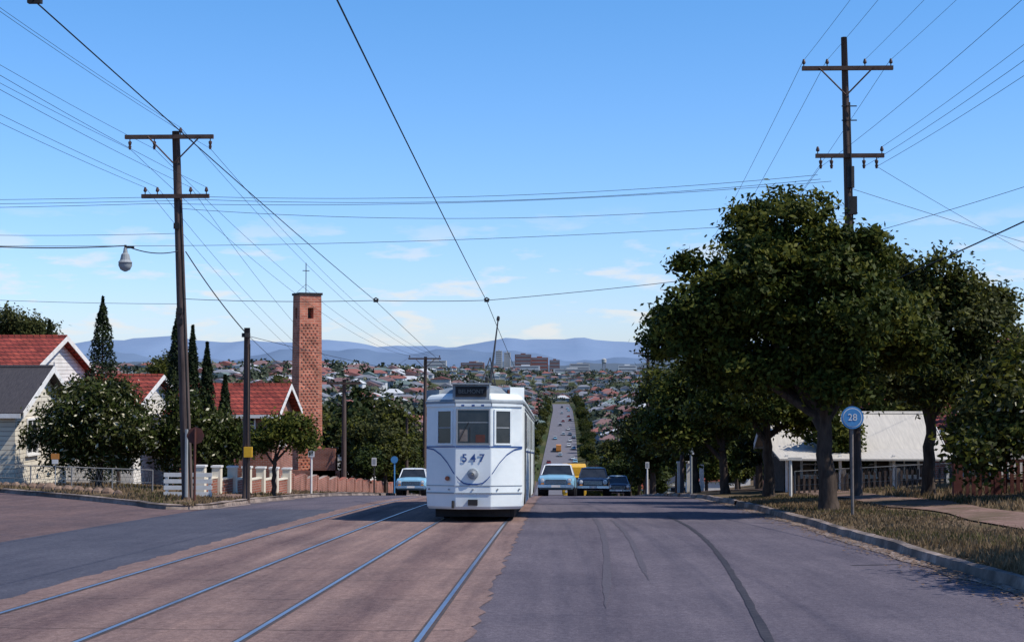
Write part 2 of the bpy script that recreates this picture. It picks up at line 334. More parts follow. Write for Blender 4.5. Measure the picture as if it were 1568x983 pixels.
def blades(name,regions,mats):
    tot=[];idx=[]
    for (fx,y0,y1,n,hh) in regions:
        for _ in range(n):
            y=y0+(y1-y0)*R.random()**1.2; a,b=fx(y); x=R.uniform(a,b)
            if 7.55<x<9 and R.random()<.85: continue
            if math.sin(x*2.1+1)+math.sin(y*.9+x)+R.uniform(-1.2,1.2)<-.6: continue
            z=h(x,y)+.11; H=hh*R.uniform(.4,1.4); an=R.uniform(0,6.28); w=.010+y*.0005; l=H*.5
            lx,ly=R.uniform(-l,l),R.uniform(-l,l)
            tot.append(((x-w*math.cos(an),y-w*math.sin(an),z),(x+w*math.cos(an),y+w*math.sin(an),z),(x+lx,y+ly,z+H))); idx.append(0 if math.sin(x*1.7+y*.6)+R.random()*1.6>-.2 else 1)
    trimesh(name,tot,idx,mats)
blades('grass',[(lambda y:(5.28,7.5),12,45,24000,.07),(lambda y:(8.9,14),18,45,14000,.13),(lambda y:(5.28,6.6),12,22,6000,.12),(lambda y:(max(edgeL(y)+.2,-19),-9.4),36.2,60,14000,.09)],['blade','bladeg'])
tot=[]   # leaf litter and grit along the gutter
for _ in range(5200):
    y=12+34*R.random()**1.3; x=5.05-abs(R.gauss(0,.28)) if R.random()<.6 else R.uniform(5.2,8); s=R.uniform(.012,.035); a=R.uniform(0,6.28)
    z=(zr(y)+.016) if x<5.1 else h(x,y)+.13
    tot.append(tuple((x+s*math.cos(a+k*2.1),y+s*1.5*math.sin(a+k*2.1),z+R.uniform(0,.012)) for k in range(3)))
trimesh('leaf_litter',tot,[0]*len(tot),['litter'])
# ------------------------------------------------------------------ trees
def lobes_clumps(lobes,dens):
    cs=[];outs=[]
    for (c,r) in lobes:
        c=np.array(c); r=np.array(r); ns=13
        d=NR.normal(size=(ns,3)); d/=np.linalg.norm(d,axis=1)[:,None]; sub=c+d*NR.uniform(.55,1.0,ns)[:,None]*r; sr=NR.uniform(.24,.46,ns)
        m=int(dens*(r[0]*r[1]*r[2])**(2/3)*3.6/ns)+3
        for k in range(ns):
            e=NR.normal(size=(m,3)); e[:,2]+=.35; e/=np.linalg.norm(e,axis=1)[:,None]
            cs.append(sub[k]+e*(sr[k]*NR.uniform(.6,1.15,m))[:,None]*r); outs.append(e*.8+d[k]*.4)
        m=int(dens*1.2)+3; e=NR.normal(size=(m,3)); e/=np.linalg.norm(e,axis=1)[:,None]; cs.append(c+e*NR.uniform(.1,.6,m)[:,None]*r); outs.append(e*.5)
    return np.concatenate(cs),np.concatenate(outs)
def make_leaves(name,lobes,dens,K,sig,size,mats=('leafA','leafB'),lightp=.35,blossom=0,aspect=.5):
    cs,outs=lobes_clumps(lobes,dens); n=len(cs)
    cl=NR.random_sample(n)<lightp
    P=np.repeat(cs,K,0)+NR.normal(size=(n*K,3))*sig*np.repeat(NR.uniform(.6,1.3,n),K)[:,None]*np.array([1,1,.7])
    O=np.repeat(outs,K,0); idx=np.where(np.repeat(cl,K)^(NR.random_sample(n*K)<.12),1,0)
    if blossom: idx=np.where(NR.random_sample(n*K)<blossom,2,idx)
    return leaves_mesh(name,P,size,list(mats),idx,O,aspect),cs
def tree(name,base,trunk_top,lobes,dens=9,K=110,sig=.24,size=.12,r=.2,mats=('leafA','leafB'),lightp=.35,blossom=0,fork=None,aspect=.5,nbr=40):
    bx,by=base; bz=h(bx,by)+.05; P=empty(name,(bx,by,bz)); O=Vector((bx,by,bz))
    L=[((c[0]-bx,c[1]-by,c[2]-bz),rr) for c,rr in lobes]; T=Vector(trunk_top)-O
    me,cs=make_leaves('foliage',L,dens,K,sig,size,mats,lightp,blossom,aspect); o=bpy.data.objects.new('foliage',me); COL.objects.link(o); o.parent=P
    mb=MB(); pts=[Vector((0,0,-.15))]; n=7
    for i in range(1,n+1): t=i/n; pts.append(T*t+Vector((R.uniform(-.04,.04),R.uniform(-.04,.04),0)))
    mb.tube(pts,[r*1.5]+[r*(1.08-.35*i/n) for i in range(1,n+1)],'bark',10)
    ends=[]
    for c,rr in L:
        c=Vector(c); s=T*R.uniform(.75,1); mid=s.lerp(c,.5)+Vector((R.uniform(-.2,.2),R.uniform(-.2,.2),R.uniform(0,.3)))
        mb.tube([s,s.lerp(mid,.5),mid,c],[r*.55,r*.45,r*.35,r*.16],'bark',6); ends+=[(mid,r*.25),(c,r*.15)]
    for k in range(nbr):
        c=Vector(cs[NR.randint(len(cs))]); e=min(ends,key=lambda q:(q[0]-c).length); m=e[0].lerp(c,.5)+Vector((R.uniform(-.1,.1),)*2+(R.uniform(-.05,.15),))
        mb.tube([e[0],m,c],[e[1]*.7,e[1]*.45,.012],'bark',4)
    mb.obj('trunk',P,smooth=True); return P
tree('street_tree',(6.2,33),(6.05,33.1,.6),[((5.2,33,4.35),(1.3,1.5,1.2)),((4.0,32.8,3.5),(1.1,1.3,1.1)),((3.0,33,2.45),(.95,1.2,.75)),((4.9,33.2,2.5),(1.6,1.8,1.0)),((6.7,33.2,2.9),(1.5,1.7,1.2)),((7.0,33,4.0),(.8,.9,.65)),((6.1,33,1.6),(1.5,1.6,.7)),((4.2,33.5,1.6),(1.1,1.2,.6)),((6.05,33,3.8),(1.0,1.2,.9)),((7.7,33.4,2.1),(1.0,1.2,.8))],dens=12,K=95,sig=.18,r=.21,size=.15,lightp=.34)
tree('street_tree',(9.7,38),(9.8,38,.5),[((10.1,38,3.6),(1.1,1.2,.9)),((11.15,38,3.0),(.75,.9,.7)),((10.0,38,2.2),(1.6,1.6,1.0)),((8.9,38,1.4),(1.3,1.4,.8)),((11.4,38.2,2.0),(.9,1,.7)),((8.7,38.2,2.9),(1.1,1.2,.9)),((8.6,38.3,4.2),(.6,.7,.5)),((9.4,38.2,3.3),(.9,1,.7)),((10.6,38.2,1.2),(1.3,1.2,.7))],dens=9,K=90,sig=.2,r=.17,size=.15,lightp=.42,mats=('leafC','leafB'))
tree('street_tree',(6.3,43),(6.2,43,-.5),[((4.95,43,.85),(1.4,1.5,.9)),((6.6,43,.5),(1.5,1.5,.8)),((6.0,43.2,1.5),(1.3,1.4,.9)),((7.9,43.4,.7),(1.1,1.2,.8))],dens=8,K=80,r=.18,size=.17,lightp=.3)
tree('street_tree',(6.0,52),(5.9,52,-1.4),[((5.0,52,.6),(1.5,1.6,1.2)),((6.3,52,.0),(1.5,1.5,.9)),((4.3,52,-.5),(1.2,1.3,.8))],dens=8,K=75,r=.17,size=.18,lightp=.3)
tree('street_tree',(6.1,64),(6,64,-2),[((5.2,64,.1),(1.7,1.7,1.5)),((6.5,64,-.8),(1.5,1.5,1.1)),((4.4,64,-1.1),(1.3,1.3,1.0))],dens=7,K=70,r=.17,size=.2,lightp=.3,mats=('leafC','leafB'))
tree('street_tree',(8.6,16.2),(8.7,16.2,1.4),[((8.6,16.2,2.5),(1.4,1.6,.7)),((8.0,15.4,2.3),(.8,1.0,.5)),((9.4,17.2,2.9),(1.2,1.3,.8))],dens=5,K=70,r=.18,size=.15)
tree('frangipani_tree',(11,33.5),(11,33.5,-.3),[((10.3,33.5,.6),(1.3,1.4,.9)),((11.6,33.5,1.1),(1.4,1.4,1.2)),((12.8,34,.4),(1.4,1.4,1.2)),((9.9,33,-.1),(1.0,1.1,.6)),((11.5,33,-.1),(1.4,1.3,.7))],dens=9,K=80,r=.14,size=.17,mats=('leafC','leafB','blossom'),lightp=.45,blossom=.03)
tree('frangipani_tree',(-16.3,50),(-16.3,50,-1.2),[((-16.4,50,-.3),(1.7,1.6,1.3)),((-15.4,50,-.8),(1.2,1.3,1.0)),((-17.4,50,-.8),(1.1,1.3,1.0)),((-16.2,49.8,.35),(1.0,1.1,.7))],dens=10,K=80,r=.12,size=.19,mats=('leafA','leafC','blossom'),lightp=.45,blossom=.07,aspect=.4)
tree('flowering_shrub',(-13,51),(-13,51,-1.5),[((-13.2,51,-.3),(1.1,1.1,1.0)),((-12.3,51,-1.1),(.9,1.0,.8)),((-13.8,51,-1.2),(.8,.9,.8))],dens=9,K=70,r=.1,size=.17,mats=('leafA','leafC','blossom'),lightp=.3,blossom=.04)
tree('young_tree',(-9.5,47),(-9.45,47,-1.4),[((-9.3,47,-.55),(.9,.8,.4)),((-8.5,47,-.8),(.6,.6,.35)),((-9.9,47,-.85),(.5,.6,.35)),((-8.9,47,-.25),(.6,.5,.3))],dens=7,K=30,sig=.17,r=.08,size=.14,mats=('leafA','leafB'),lightp=.5,nbr=30)
tree('gum_tree',(-31.6,82),(-31.6,82,2.5),[((-31.8,82,4.2),(1.6,1.6,1.1)),((-30.4,82,3.4),(1.1,1.3,.9)),((-33,82,3.2),(1.3,1.3,1.1))],dens=5,K=60,sig=.3,r=.2,size=.22,mats=('leafC','leafC'),lightp=.4)
tree('gum_tree',(-42,150),(-42,150,-2),[((-42,150,1.5),(1.9,1.8,1.5)),((-41,150,.2),(1.8,1.6,1.3))],dens=4,K=50,sig=.4,r=.25,size=.3,mats=('leafC','leafB'))
def cypress(x,y,top,r):
    bz=h(x,y); H=top-bz; P=empty('cypress_tree',(x,y,bz)); n=7000
    t=NR.random_sample(n)**.9; a=NR.uniform(0,6.283,n)
    prof=r*np.clip(np.sin(np.pi*np.clip(t*.93+.1,0,1))**.55*(1-t*.55)*1.25,.02,None)*(1+.16*np.sin(t*40+a*3))
    rr=prof*NR.uniform(.55,1.08,n); P3=np.stack([rr*np.cos(a),rr*np.sin(a),t*H],1); out=np.stack([np.cos(a),np.sin(a),np.full(n,.6)],1)
    me=leaves_mesh('foliage',P3,.17,['cyp','leafD'],(NR.random_sample(n)<.3).astype(int),out,.4); o=bpy.data.objects.new('foliage',me); COL.objects.link(o); o.parent=P
    mb=MB(); mb.tube([(0,0,-.2),(0,0,H*.9)],[.1,.02],'bark',6); mb.obj('trunk',P)
for a in ((-21.1,65,4.9,.85),(-16.8,62,4.1,.62),(-15.6,60,3.4,.4),(-15.1,60.5,2.7,.42),(-14.2,60,1.3,.36),(-25.4,70,4.0,.5)): cypress(*a)
variants=[]
for v in range(5):
    W=R.uniform(1.5,2.1); Hh=R.uniform(4.5,6)
    lobes=[((R.uniform(-1,1)*.8,R.uniform(-1,1)*.8,Hh*R.uniform(.45,.82)),(W*R.uniform(.55,.85),W*R.uniform(.55,.85),W*R.uniform(.5,.75))) for _ in range(6)]
    me,cs=make_leaves('foliage',lobes,4,24,.26,.32,[('leafA','leafB'),('leafD','leafC'),('leafC','leafB'),('leafD','leafA'),('leafA','leafC')][v],.38,0,.6)
    mb=MB(); mb.tube([(0,0,-.4),(.05,0,Hh*.25),(0,.05,Hh*.6)],[.22,.16,.08],'bark',6)
    for c,rr in lobes: mb.tube([(0,0,Hh*.3),c],[.09,.03],'bark',5)
    variants.append((me,mb))
trunkm=[]
for me,mb in variants:
    o=mb.obj('trunk'); trunkm.append(o.data); bpy.data.objects.remove(o)
def inst_tree(x,y,s,name='suburban_tree'):
    v=R.randrange(5); P=empty(name,(x,y,h(x,y)-.1),(0,0,R.uniform(0,6.28))); P.scale=(s*R.uniform(.9,1.15),s*R.uniform(.9,1.15),s)
    for nm,me in (('foliage',variants[v][0]),('trunk',trunkm[v])):
        o=bpy.data.objects.new(nm,me); COL.objects.link(o); o.parent=P
y=76
while y<440:
    inst_tree(7.2+R.uniform(-.4,1)+xo(y),y,R.uniform(.8,1.1),'street_tree')
    if y>104: inst_tree(-11.5+R.uniform(-1,.6)+xo(y),y+3,R.uniform(.55,.95),'street_tree')
    y+=R.uniform(7,13)
y=440
while y<1100:
    inst_tree(8.6+R.uniform(-.5,2)+xo(y),y,R.uniform(1.0,1.5),'street_tree'); inst_tree(-12+R.uniform(-2,.5)+xo(y),y,R.uniform(.9,1.4),'street_tree'); y+=R.uniform(14,24)
for _ in range(85):
    y=R.uniform(112,430); x=(-14-R.random()*.22*y) if R.random()<.62 else (11+R.random()*.14*y); inst_tree(x,y,R.uniform(.9,1.8))
for x,y,s in ((-11.3,84,.55),(-11.0,90,.7),(-12.6,93,.8),(-14.0,98,.8),(-11.4,99,.9),(-15.5,112,1.1),(-13,106,1.1),(9.5,50,.5),(17,52,.9),(9,62,.9),(10,72,1.0),(13,80,1.2),(18,70,1.1),(20,60,1.0),(8.6,57,.7),(-24,58,.5),(-17.5,56,.5),(24,66,1.1),(-27,90,.8),(14.8,43,.7),(16.5,45,.8),(-20,80,.8),(-23.5,84,.9),(11.2,57,.9),(13.6,56.5,.8)): inst_tree(x,y,s)
# ------------------------------------------------------------------ houses
def house(name,x0,x1,y0,y1,eave,ridge,axis='x',wall='cream',roof='redtile',wins=(),trim='white',over=.4,chim=None,gablemat=None):
    cx,cy=(x0+x1)/2,(y0+y1)/2; bz=min(h(x0,y0),h(x1,y1),h(x0,y1),h(x1,y0))-.3; O=(cx,cy,bz); P=empty(name,O)
    w=MB(); w.box((cx,cy,(bz+eave)/2),(x1-x0,y1-y0,eave-bz),wall); g=gablemat or wall
    if axis=='x':
        for x,sg in ((x0,-1),(x1,1)):
            w.add([(x,y0,eave),(x,y1,eave),(x,cy,ridge)],[(0,1,2)],g)
    else:
        for y in (y0,y1): w.add([(x0,y,eave),(x1,y,eave),(cx,y,ridge)],[(0,1,2)],g)
    w.obj('walls',P,O)
    r=MB(); t=.12
    half=(y1-y0)/2 if axis=='x' else (x1-x0)/2
    sl=(ridge-eave)/half; ov=over
    for sg in (-1,1):
        if axis=='x':
            ye=cy+sg*(half+ov); ze=eave-ov*sl; vs=[(x0-ov,ye,ze),(x1+ov,ye,ze),(x1+ov,cy,ridge),(x0-ov,cy,ridge)]
        else:
            xe=cx+sg*(half+ov); ze=eave-ov*sl; vs=[(xe,y0-ov,ze),(xe,y1+ov,ze),(cx,y1+ov,ridge),(cx,y0-ov,ridge)]
        vs=[(a,b,c+.03) for a,b,c in vs]; top=[(a,b,c+t) for a,b,c in vs]
        r.add(vs+top,[(0,1,2,3),(7,6,5,4),(0,4,5,1),(1,5,6,2),(3,2,6,7),(0,3,7,4)],roof)
    if axis=='x': r.tube([(x0-ov,cy,ridge+.14),(x1+ov,cy,ridge+.14)],.09,roof,6)
    else: r.tube([(cx,y0-ov,ridge+.14),(cx,y1+ov,ridge+.14)],.09,roof,6)
    r.obj('roof',P,O)
    b=MB()
    for sg in (-1,1):
        if axis=='x':
            for x in (x0-ov-.03,x1+ov+.03): b.add([(x,cy+sg*(half+ov),eave-ov*sl-.08),(x,cy,ridge-.08),(x,cy,ridge+.17),(x,cy+sg*(half+ov),eave-ov*sl+.17),(x+.025,cy+sg*(half+ov),eave-ov*sl-.08),(x+.025,cy,ridge-.08),(x+.025,cy,ridge+.17),(x+.025,cy+sg*(half+ov),eave-ov*sl+.17)],[(0,1,2,3),(7,6,5,4),(3,2,6,7),(0,4,5,1)],trim)
            b.box((cx,cy+sg*(half+ov+.03),eave-ov*sl+.03),(x1-x0+2*ov-.1,.04,.16),trim)
        else:
            for y in (y0-ov-.03,y1+ov+.03): b.add([(cx+sg*(half+ov),y,eave-ov*sl-.08),(cx,y,ridge-.08),(cx,y,ridge+.17),(cx+sg*(half+ov),y,eave-ov*sl+.17),(cx+sg*(half+ov),y+.025,eave-ov*sl-.08),(cx,y+.025,ridge-.08),(cx,y+.025,ridge+.17),(cx+sg*(half+ov),y+.025,eave-ov*sl+.17)],[(0,1,2,3),(7,6,5,4),(3,2,6,7),(0,4,5,1)],trim)
            b.box((cx+sg*(half+ov+.03),cy,eave-ov*sl+.03),(.04,y1-y0+2*ov-.1,.16),trim)
    b.obj('bargeboards',P,O)
    q=MB()
    for (face,u,z,ww,hh) in wins:
        def bx(du,dz,a,c,dep,pr,mt):
            if face=='-y': q.box((u+du,y0-pr,z+dz),(a,dep,c),mt)
            elif face=='+x': q.box((x1+pr,u+du,z+dz),(dep,a,c),mt)
            elif face=='-x': q.box((x0-pr,u+du,z+dz),(dep,a,c),mt)
        bx(0,0,ww,hh,.03,.012,'glass')
        for s in (-1,1):
            bx(s*(ww/2+.04),0,.08,hh+.16,.08,.03,trim); bx(0,s*(hh/2+.04),ww-.003,.08,.078,.029,trim)
        bx(0,0,.05,hh-.004,.05,.022,trim); bx(0,.1*hh,ww-.004,.04,.046,.021,trim)
        bx(0,-hh/2-.11,ww+.25,.05,.14,.06,trim)
    q.obj('windows',P,O)
    if chim:
        c=MB(); c.box((chim[0],chim[1],ridge+.1),(.55,.55,1.5),'brick'); c.box((chim[0],chim[1],ridge+.9),(.65,.65,.12),'brick'); c.tube([(chim[0],chim[1],ridge+.95),(chim[0],chim[1],ridge+1.2)],.11,'rust',8); c.obj('chimney',P,O)
    return P
house('weatherboard_house',-29,-19.8,51.2,56.6,.05,1.5,'x','boards','greyroof',[('+x',52.8,-.95,1.0,1.2),('+x',55,-.95,1.0,1.2),('-y',-22,-.9,1.2,1.2),('-y',-25,-.9,1.2,1.2)])
house('tiled_house',-36,-23.6,62.5,70,1.5,2.95,'x','whiteboards','redtile',[('+x',65,.3,1.1,1.2),('-y',-26,.3,1.5,1.2)],chim=None)
house('tiled_house',-28.6,-24.3,57.5,62,1.2,2.3,'y','white','redtile2',[('-y',-26.5,-.2,1.3,1.1)])
house('tiled_house',-27,-20.2,67,74,-.1,1.1,'x','whiteboards','redtile',[('+x',69.5,-1.3,1.1,1.2),('-y',-22,-1.3,1.2,1.2)])
house('brick_house',-18.6,-13.8,68,73.2,-.55,.65,'x','brick','redtile',[('-y',-14.95,-1.25,.55,1.2),('-y',-16.9,-1.35,1.0,1.0),('+x',70.3,-1.5,1.2,1.3)])
house('tiled_house',-18.3,-15.9,117,123,-4.6,-3.4,'y','white','redtile2',[('-y',-17.1,-5.8,.8,1.0)])
house('tiled_house',21.2,28,70,78,2.0,3.3,'y','white','redtile2',[('-y',24.6,.8,1.4,1.2)])
house('tiled_house',24.8,30,62,68,.6,2.2,'x','white','redtile',[('-y',26,-.4,1.2,1.2)])
P=house('cottage',7.9,13.0,50.6,54.4,-1.2,-.2,'x','darkwood','creamroof',[('-y',9.0,-1.85,.9,.6),('-y',10.6,-1.85,.9,.6),('-y',12.1,-1.85,.9,.6)],over=.45)
vb=MB()
for x in (7.7,9.5,11.3,13.1): vb.box((x,48.7,-2.15),(.09,.09,1.6),'white')
vb.add([(7.4,48.3,-1.46),(13.5,48.3,-1.46),(13.5,50.3,-1.22),(7.4,50.3,-1.22),(7.4,48.3,-1.52),(13.5,48.3,-1.52),(13.5,50.3,-1.28),(7.4,50.3,-1.28)],[(3,2,1,0),(4,5,6,7),(0,1,5,4),(1,2,6,5),(0,4,7,3)],'creamroof')
o=vb.obj('veranda',P,tuple(P.location))
house('brick_house',9.8,16.5,60,67,-.9,.5,'x','brick','redtile2',[('-y',11,-1.9,1.2,1.2),('-y',14.5,-1.9,1.2,1.2)],chim=(14.2,61))
# church tower (turned a little toward the street)
cx0,cy0,cz0=-17.85,100,-6.9
T=empty('brick_bell_tower',(cx0,cy0,cz0),(0,0,math.radians(28))); mb=MB(); zt=13.65; b0,b1=12.0,12.75
def ring(hw,z): return [(-hw,-hw,z),(hw,-hw,z),(hw,hw,z),(-hw,hw,z)]
vs=ring(.90,-.4)+ring(.80,b0); mb.add(vs,[(0,1,5,4),(1,2,6,5),(2,3,7,6),(3,0,4,7),(4,5,6,7)],'towerbrick')
for sx in (-1,1):
    for sy in (-1,1): mb.box((sx*.50,sy*.50,(b0+b1)/2),(.59,.59,b1-b0),'towerbrick')
vs=ring(.795,b1)+ring(.785,zt); mb.add(vs,[(3,2,1,0),(0,1,5,4),(1,2,6,5),(2,3,7,6),(3,0,4,7),(4,5,6,7)],'towerbrick')
for k in range(52):
    z=.6+.22*k
    if z>11.8: break
    hw=.90-.1*(z+.4)/12.4
    for j in range(5):
        u=-.60+j*.28+(.14 if k%2 else 0)
        if u<.66:
            mb.box((u,-hw-.015,z),(.11,.07,.08),'towerbrick'); mb.box((hw+.015,u,z),(.07,.11,.08),'towerbrick')
mb.obj('shaft',T)
mb=MB(); mb.box((0,0,zt+.08),(1.72,1.72,.16),'dark'); mb.obj('cap',T)
mb=MB(); mb.tube([(-.1,0,zt+.1),(-.1,0,zt+2.3)],.03,'dark',6); mb.box((-.1,0,zt+1.75),(.5,.05,.05),'dark'); mb.tube([(-.1,0,zt+.8),(.7,0,zt+.2)],.012,'dark',4); mb.tube([(-.1,0,zt+.8),(-.75,0,zt+.2)],.012,'dark',4); mb.obj('cross',T)
mb=MB(); mb.tube([(0,0,b0),(0,0,b1-.1)],[.25,.1],'dark',10); mb.obj('bell',T)
mb=MB(); mb.box((-17.3,97.6,-6.2),(4.4,.3,1.6),'brick'); mb.box((-16.2,97.9,-5.4),(1.6,.9,3.0),'brick'); mb.obj('brick_garden_wall',origin=(-17.3,97.6,-6.8))
hm=[]
for v,(wl,rf) in enumerate((('white','redtile2'),('cream','redtile'),('cream','greyroof'),('white','creamroof'),('brick','redtile2'))):
    mb=MB(); W,Dp,e,rg=R.uniform(8,11),R.uniform(8,12),3.2,5.3
    mb.box((0,0,e/2-1),(W,Dp,e+2),wl); a,b=W/2+.5,Dp/2+.5
    if v%2: vs=[(-a,-b,e-.1),(a,-b,e-.1),(a,b,e-.1),(-a,b,e-.1),(0,-b*.35,rg),(0,b*.35,rg)]; fs=[(0,1,4),(1,2,5,4),(2,3,5),(3,0,4,5)]
    else:
        vs=[(-a,-b,e-.1),(a,-b,e-.1),(a,b,e-.1),(-a,b,e-.1),(0,-b,rg),(0,b,rg)]; fs=[(1,2,5,4),(3,0,4,5)]; mb.add([(-W/2,-Dp/2,e),(W/2,-Dp/2,e),(0,-Dp/2,rg-.3)],[(0,1,2)],wl)
    mb.add(vs,fs,rf); mb.add([(-a,-b,e-.12),(a,-b,e-.12),(a,b,e-.12),(-a,b,e-.12)],[(0,3,2,1)],'white')
    for wx in (-.28,.05,.3): mb.box((wx*W,-Dp/2-.02,e*.6),(1.5,.1,1.2),'glass'); mb.box((wx*W,-Dp/2-.01,e*.6),(1.8,.06,1.5),'white' if wl!='white' else 'grey')
    for wy in (-.25,.2): mb.box((W/2+.02,wy*Dp,e*.6),(.1,1.5,1.2),'glass')
    o=mb.obj('h'); hm.append(o.data); o.data.name='suburban_house'; bpy.data.objects.remove(o)
def inst_house(x,y,s=.75):
    o=bpy.data.objects.new('suburban_house',hm[R.randrange(5)]); o.location=(x,y,h(x,y)+.2); o.rotation_euler=(0,0,R.choice([0,math.pi/2])+R.uniform(-.1,.1)); o.scale=(s,s,s); COL.objects.link(o)
for _ in range(46):
    y=R.uniform(180,520); x=(-24-R.random()*.2*y) if R.random()<.65 else (19+R.random()*.15*y); inst_house(x+xo(y),y,R.uniform(.7,.9))
M['f_red']=pmat('far_red',(.28,.11,.09),(.2,.08,.07),.02,.9); M['f_red2']=pmat('far_red_dull',(.2,.12,.115),None,.02,.9); M['f_grey']=pmat('far_grey',(.2,.21,.24),None,.02,.9); M['f_white']=pmat('far_white',(.56,.57,.58),None,.02,.9); M['f_wall']=pmat('far_wall',(.48,.48,.48),(.36,.36,.35),.02,.9); M['f_green']=pmat('far_green',(.14,.19,.18),None,.02,.9)
mb=MB()
for _ in range(2100):
    y=520*math.exp(R.random()*1.68); x=R.uniform(-.42,.30)*y
    if abs(x-xo(y))<17 and y<1180: continue
    z=h(x,y)-.3; W,Dp=R.uniform(8,14),R.uniform(8,13); e=R.uniform(3,4.2); rg=e+R.uniform(1.6,2.6)
    mb.box((x,y,z+e/2-.5),(W,Dp,e+1),R.choice(['f_wall','f_wall','f_white'])); a,b=W/2+.5,Dp/2+.5; mt=R.choice(['f_red','f_red','f_red2','f_red2','f_grey','f_white','f_green','f_grey'])
    vs=[(x-a,y-b,z+e),(x+a,y-b,z+e),(x+a,y+b,z+e),(x-a,y+b,z+e)]
    if R.random()<.5: vs+=[(x-a*.4,y,z+rg),(x+a*.4,y,z+rg)]; fs=[(0,1,5,4),(1,2,5),(2,3,4,5),(3,0,4)]
    else: vs+=[(x,y-b,z+rg),(x,y+b,z+rg)]; fs=[(0,1,4),(1,2,5,4),(2,3,5),(3,0,4,5)]
    mb.add(vs,fs,mt)
mb.obj('distant_suburb_houses')
def block(name,x,y,w,d,hh,mat,floors):
    z=h(x,y)-1; P=empty(name,(x,y,z)); mb=MB(); mb.box((0,0,hh/2),(w,d,hh),mat); mb.box((0,0,hh+1),(w*.3,d*.5,2.5),mat); mb.obj('walls',P)
    mb=MB()
    for f in range(floors): mb.box((0,-d/2-.05,hh*(f+.6)/floors),(w*.9,.3,hh/floors*.4),'f_grey')
    mb.obj('windows',P)
block('apartment_tower',-126,2950,13,12,52,'f_wall',12); block('apartment_tower',-109,2960,13,12,50,'f_wall',12)
block('office_building',-72,2800,32,15,42,'f_red2',6); block('office_building',-40,2820,34,15,34,'f_red',5); block('office_building',-10,2820,20,15,28,'f_red2',4); block('office_building',-170,2900,26,15,24,'f_wall',4)
block('office_building',40,2850,40,15,20,'f_wall',3); block('office_building',-250,2850,46,15,20,'f_wall',3); block('office_building',130,2750,36,15,18,'f_white',3)
block('factory_building',-60,2500,50,20,11,'f_white',2); block('factory_building',20,2300,60,20,10,'f_wall',2); block('factory_building',-150,2450,40,20,12,'f_red2',2)
mb=MB(); wx,wy=84,2700; wz=h(wx,wy)-1
for a in range(6): mb.tube([(wx+4*math.cos(a*1.047),wy+4*math.sin(a*1.047),wz),(wx+3*math.cos(a*1.047),wy+3*math.sin(a*1.047),wz+24)],.5,'f_grey',5)
mb.tube([(wx,wy,wz+23),(wx,wy,wz+25),(wx,wy,wz+31),(wx,wy,wz+33)],[2,4.5,4.5,1],'f_wall',14); mb.obj('water_tower')
n=5200; ys=480*np.exp(NR.random_sample(n)*1.85); xs=NR.uniform(-.44,.33,n)*ys
cc=[];rr=[]
for x,y in zip(xs,ys):
    if abs(x-xo(y))<12 and y<1160: continue
    r=R.uniform(2.2,4.8); cc.append((x,y,h(x,y)+r*.8)); rr.append(r)
cc=np.array(cc); rr=np.array(rr); K=32; d=NR.normal(size=(len(cc)*K,3)); d/=np.linalg.norm(d,axis=1)[:,None]
P3=np.repeat(cc,K,0)+d*(np.repeat(rr,K)*NR.uniform(.4,1.05,len(cc)*K))[:,None]*np.array([1,1,.85])
idx=np.repeat((NR.random_sample(len(cc))<.35).astype(int),K)
me=leaves_mesh('distant_trees',P3,np.repeat(rr*.58,K),['farleafA','farleafB'],idx,d,.7); o=bpy.data.objects.new('distant_trees',me); COL.objects.link(o)
def ridge(name,D0,hgt,amp,col,col2,seed):
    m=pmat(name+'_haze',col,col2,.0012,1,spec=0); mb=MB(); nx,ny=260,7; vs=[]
    W=D0*.9
    for j in range(ny):
        for i in range(nx):
            x=-W+2*W*i/(nx-1); u=x/D0*16+seed
            e=hgt+amp*(math.sin(u*1.3)*.45+math.sin(u*2.9+1)*.32+math.sin(u*6.7+2)*.2+math.sin(u*15+j*.5)*.09+math.sin(u*33+j)*.04)
            t=1-abs(j-3)/3; vs.append((x,D0+(j-3)*D0*.05,-60+(e+60)*t**.8))
    mb.add(vs,[(j*nx+i,j*nx+i+1,(j+1)*nx+i+1,(j+1)*nx+i) for j in range(ny-1) for i in range(nx-1)],m); mb.obj(name,smooth=True)
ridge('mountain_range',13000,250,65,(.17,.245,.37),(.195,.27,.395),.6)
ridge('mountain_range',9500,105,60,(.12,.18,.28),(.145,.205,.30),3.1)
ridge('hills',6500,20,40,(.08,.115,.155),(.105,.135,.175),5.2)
# ------------------------------------------------------------------ poles
def pole(base,top,r0,r1,arms,name='power_pole',extra=None):
    bz=h(*base)-.1; O=(base[0],base[1],bz); P=empty(name,O); mb=MB()
    b=Vector(O); t=Vector(top); mb.tube([b.lerp(t,k/6) for k in range(7)],[r0+(r1-r0)*k/6 for k in range(7)],'pole',12); mb.obj('post',P,O,smooth=True)
    mb=MB()
    for (z,xa,xb,br,ins) in arms:
        k=(z-bz)/(t.z-bz); c=b.lerp(t,k); yy=c.y-r1-.05
        mb.box(((xa+xb)/2,yy,z),(xb-xa,.10,.115),'wood')
        if br:
            for s in (-1,1): mb.tube([(c.x+s*.75,yy-.06,z),(c.x+s*.02,yy-.06,z-.75)],.022,'wood',4)
        for (x,dz) in ins:
            mb.tube([(x,yy,z),(x,yy,z+dz*.14)],.015,'dark',5); mb.tube([(x,yy,z+dz*.12),(x,yy,z+dz*.15),(x,yy,z+dz*.2),(x,yy,z+dz*.26)],[.03,.055,.045,.025],'porc',8)
            if dz<0: mb.tube([(x,yy,z-.26),(x,yy,z-.36)],[.05,.03],'porc',8)
    mb.obj('crossarms',P,O)
    if extra:
        mb=MB(); extra(mb,b,t); mb.obj('fittings',P,O)
    return P
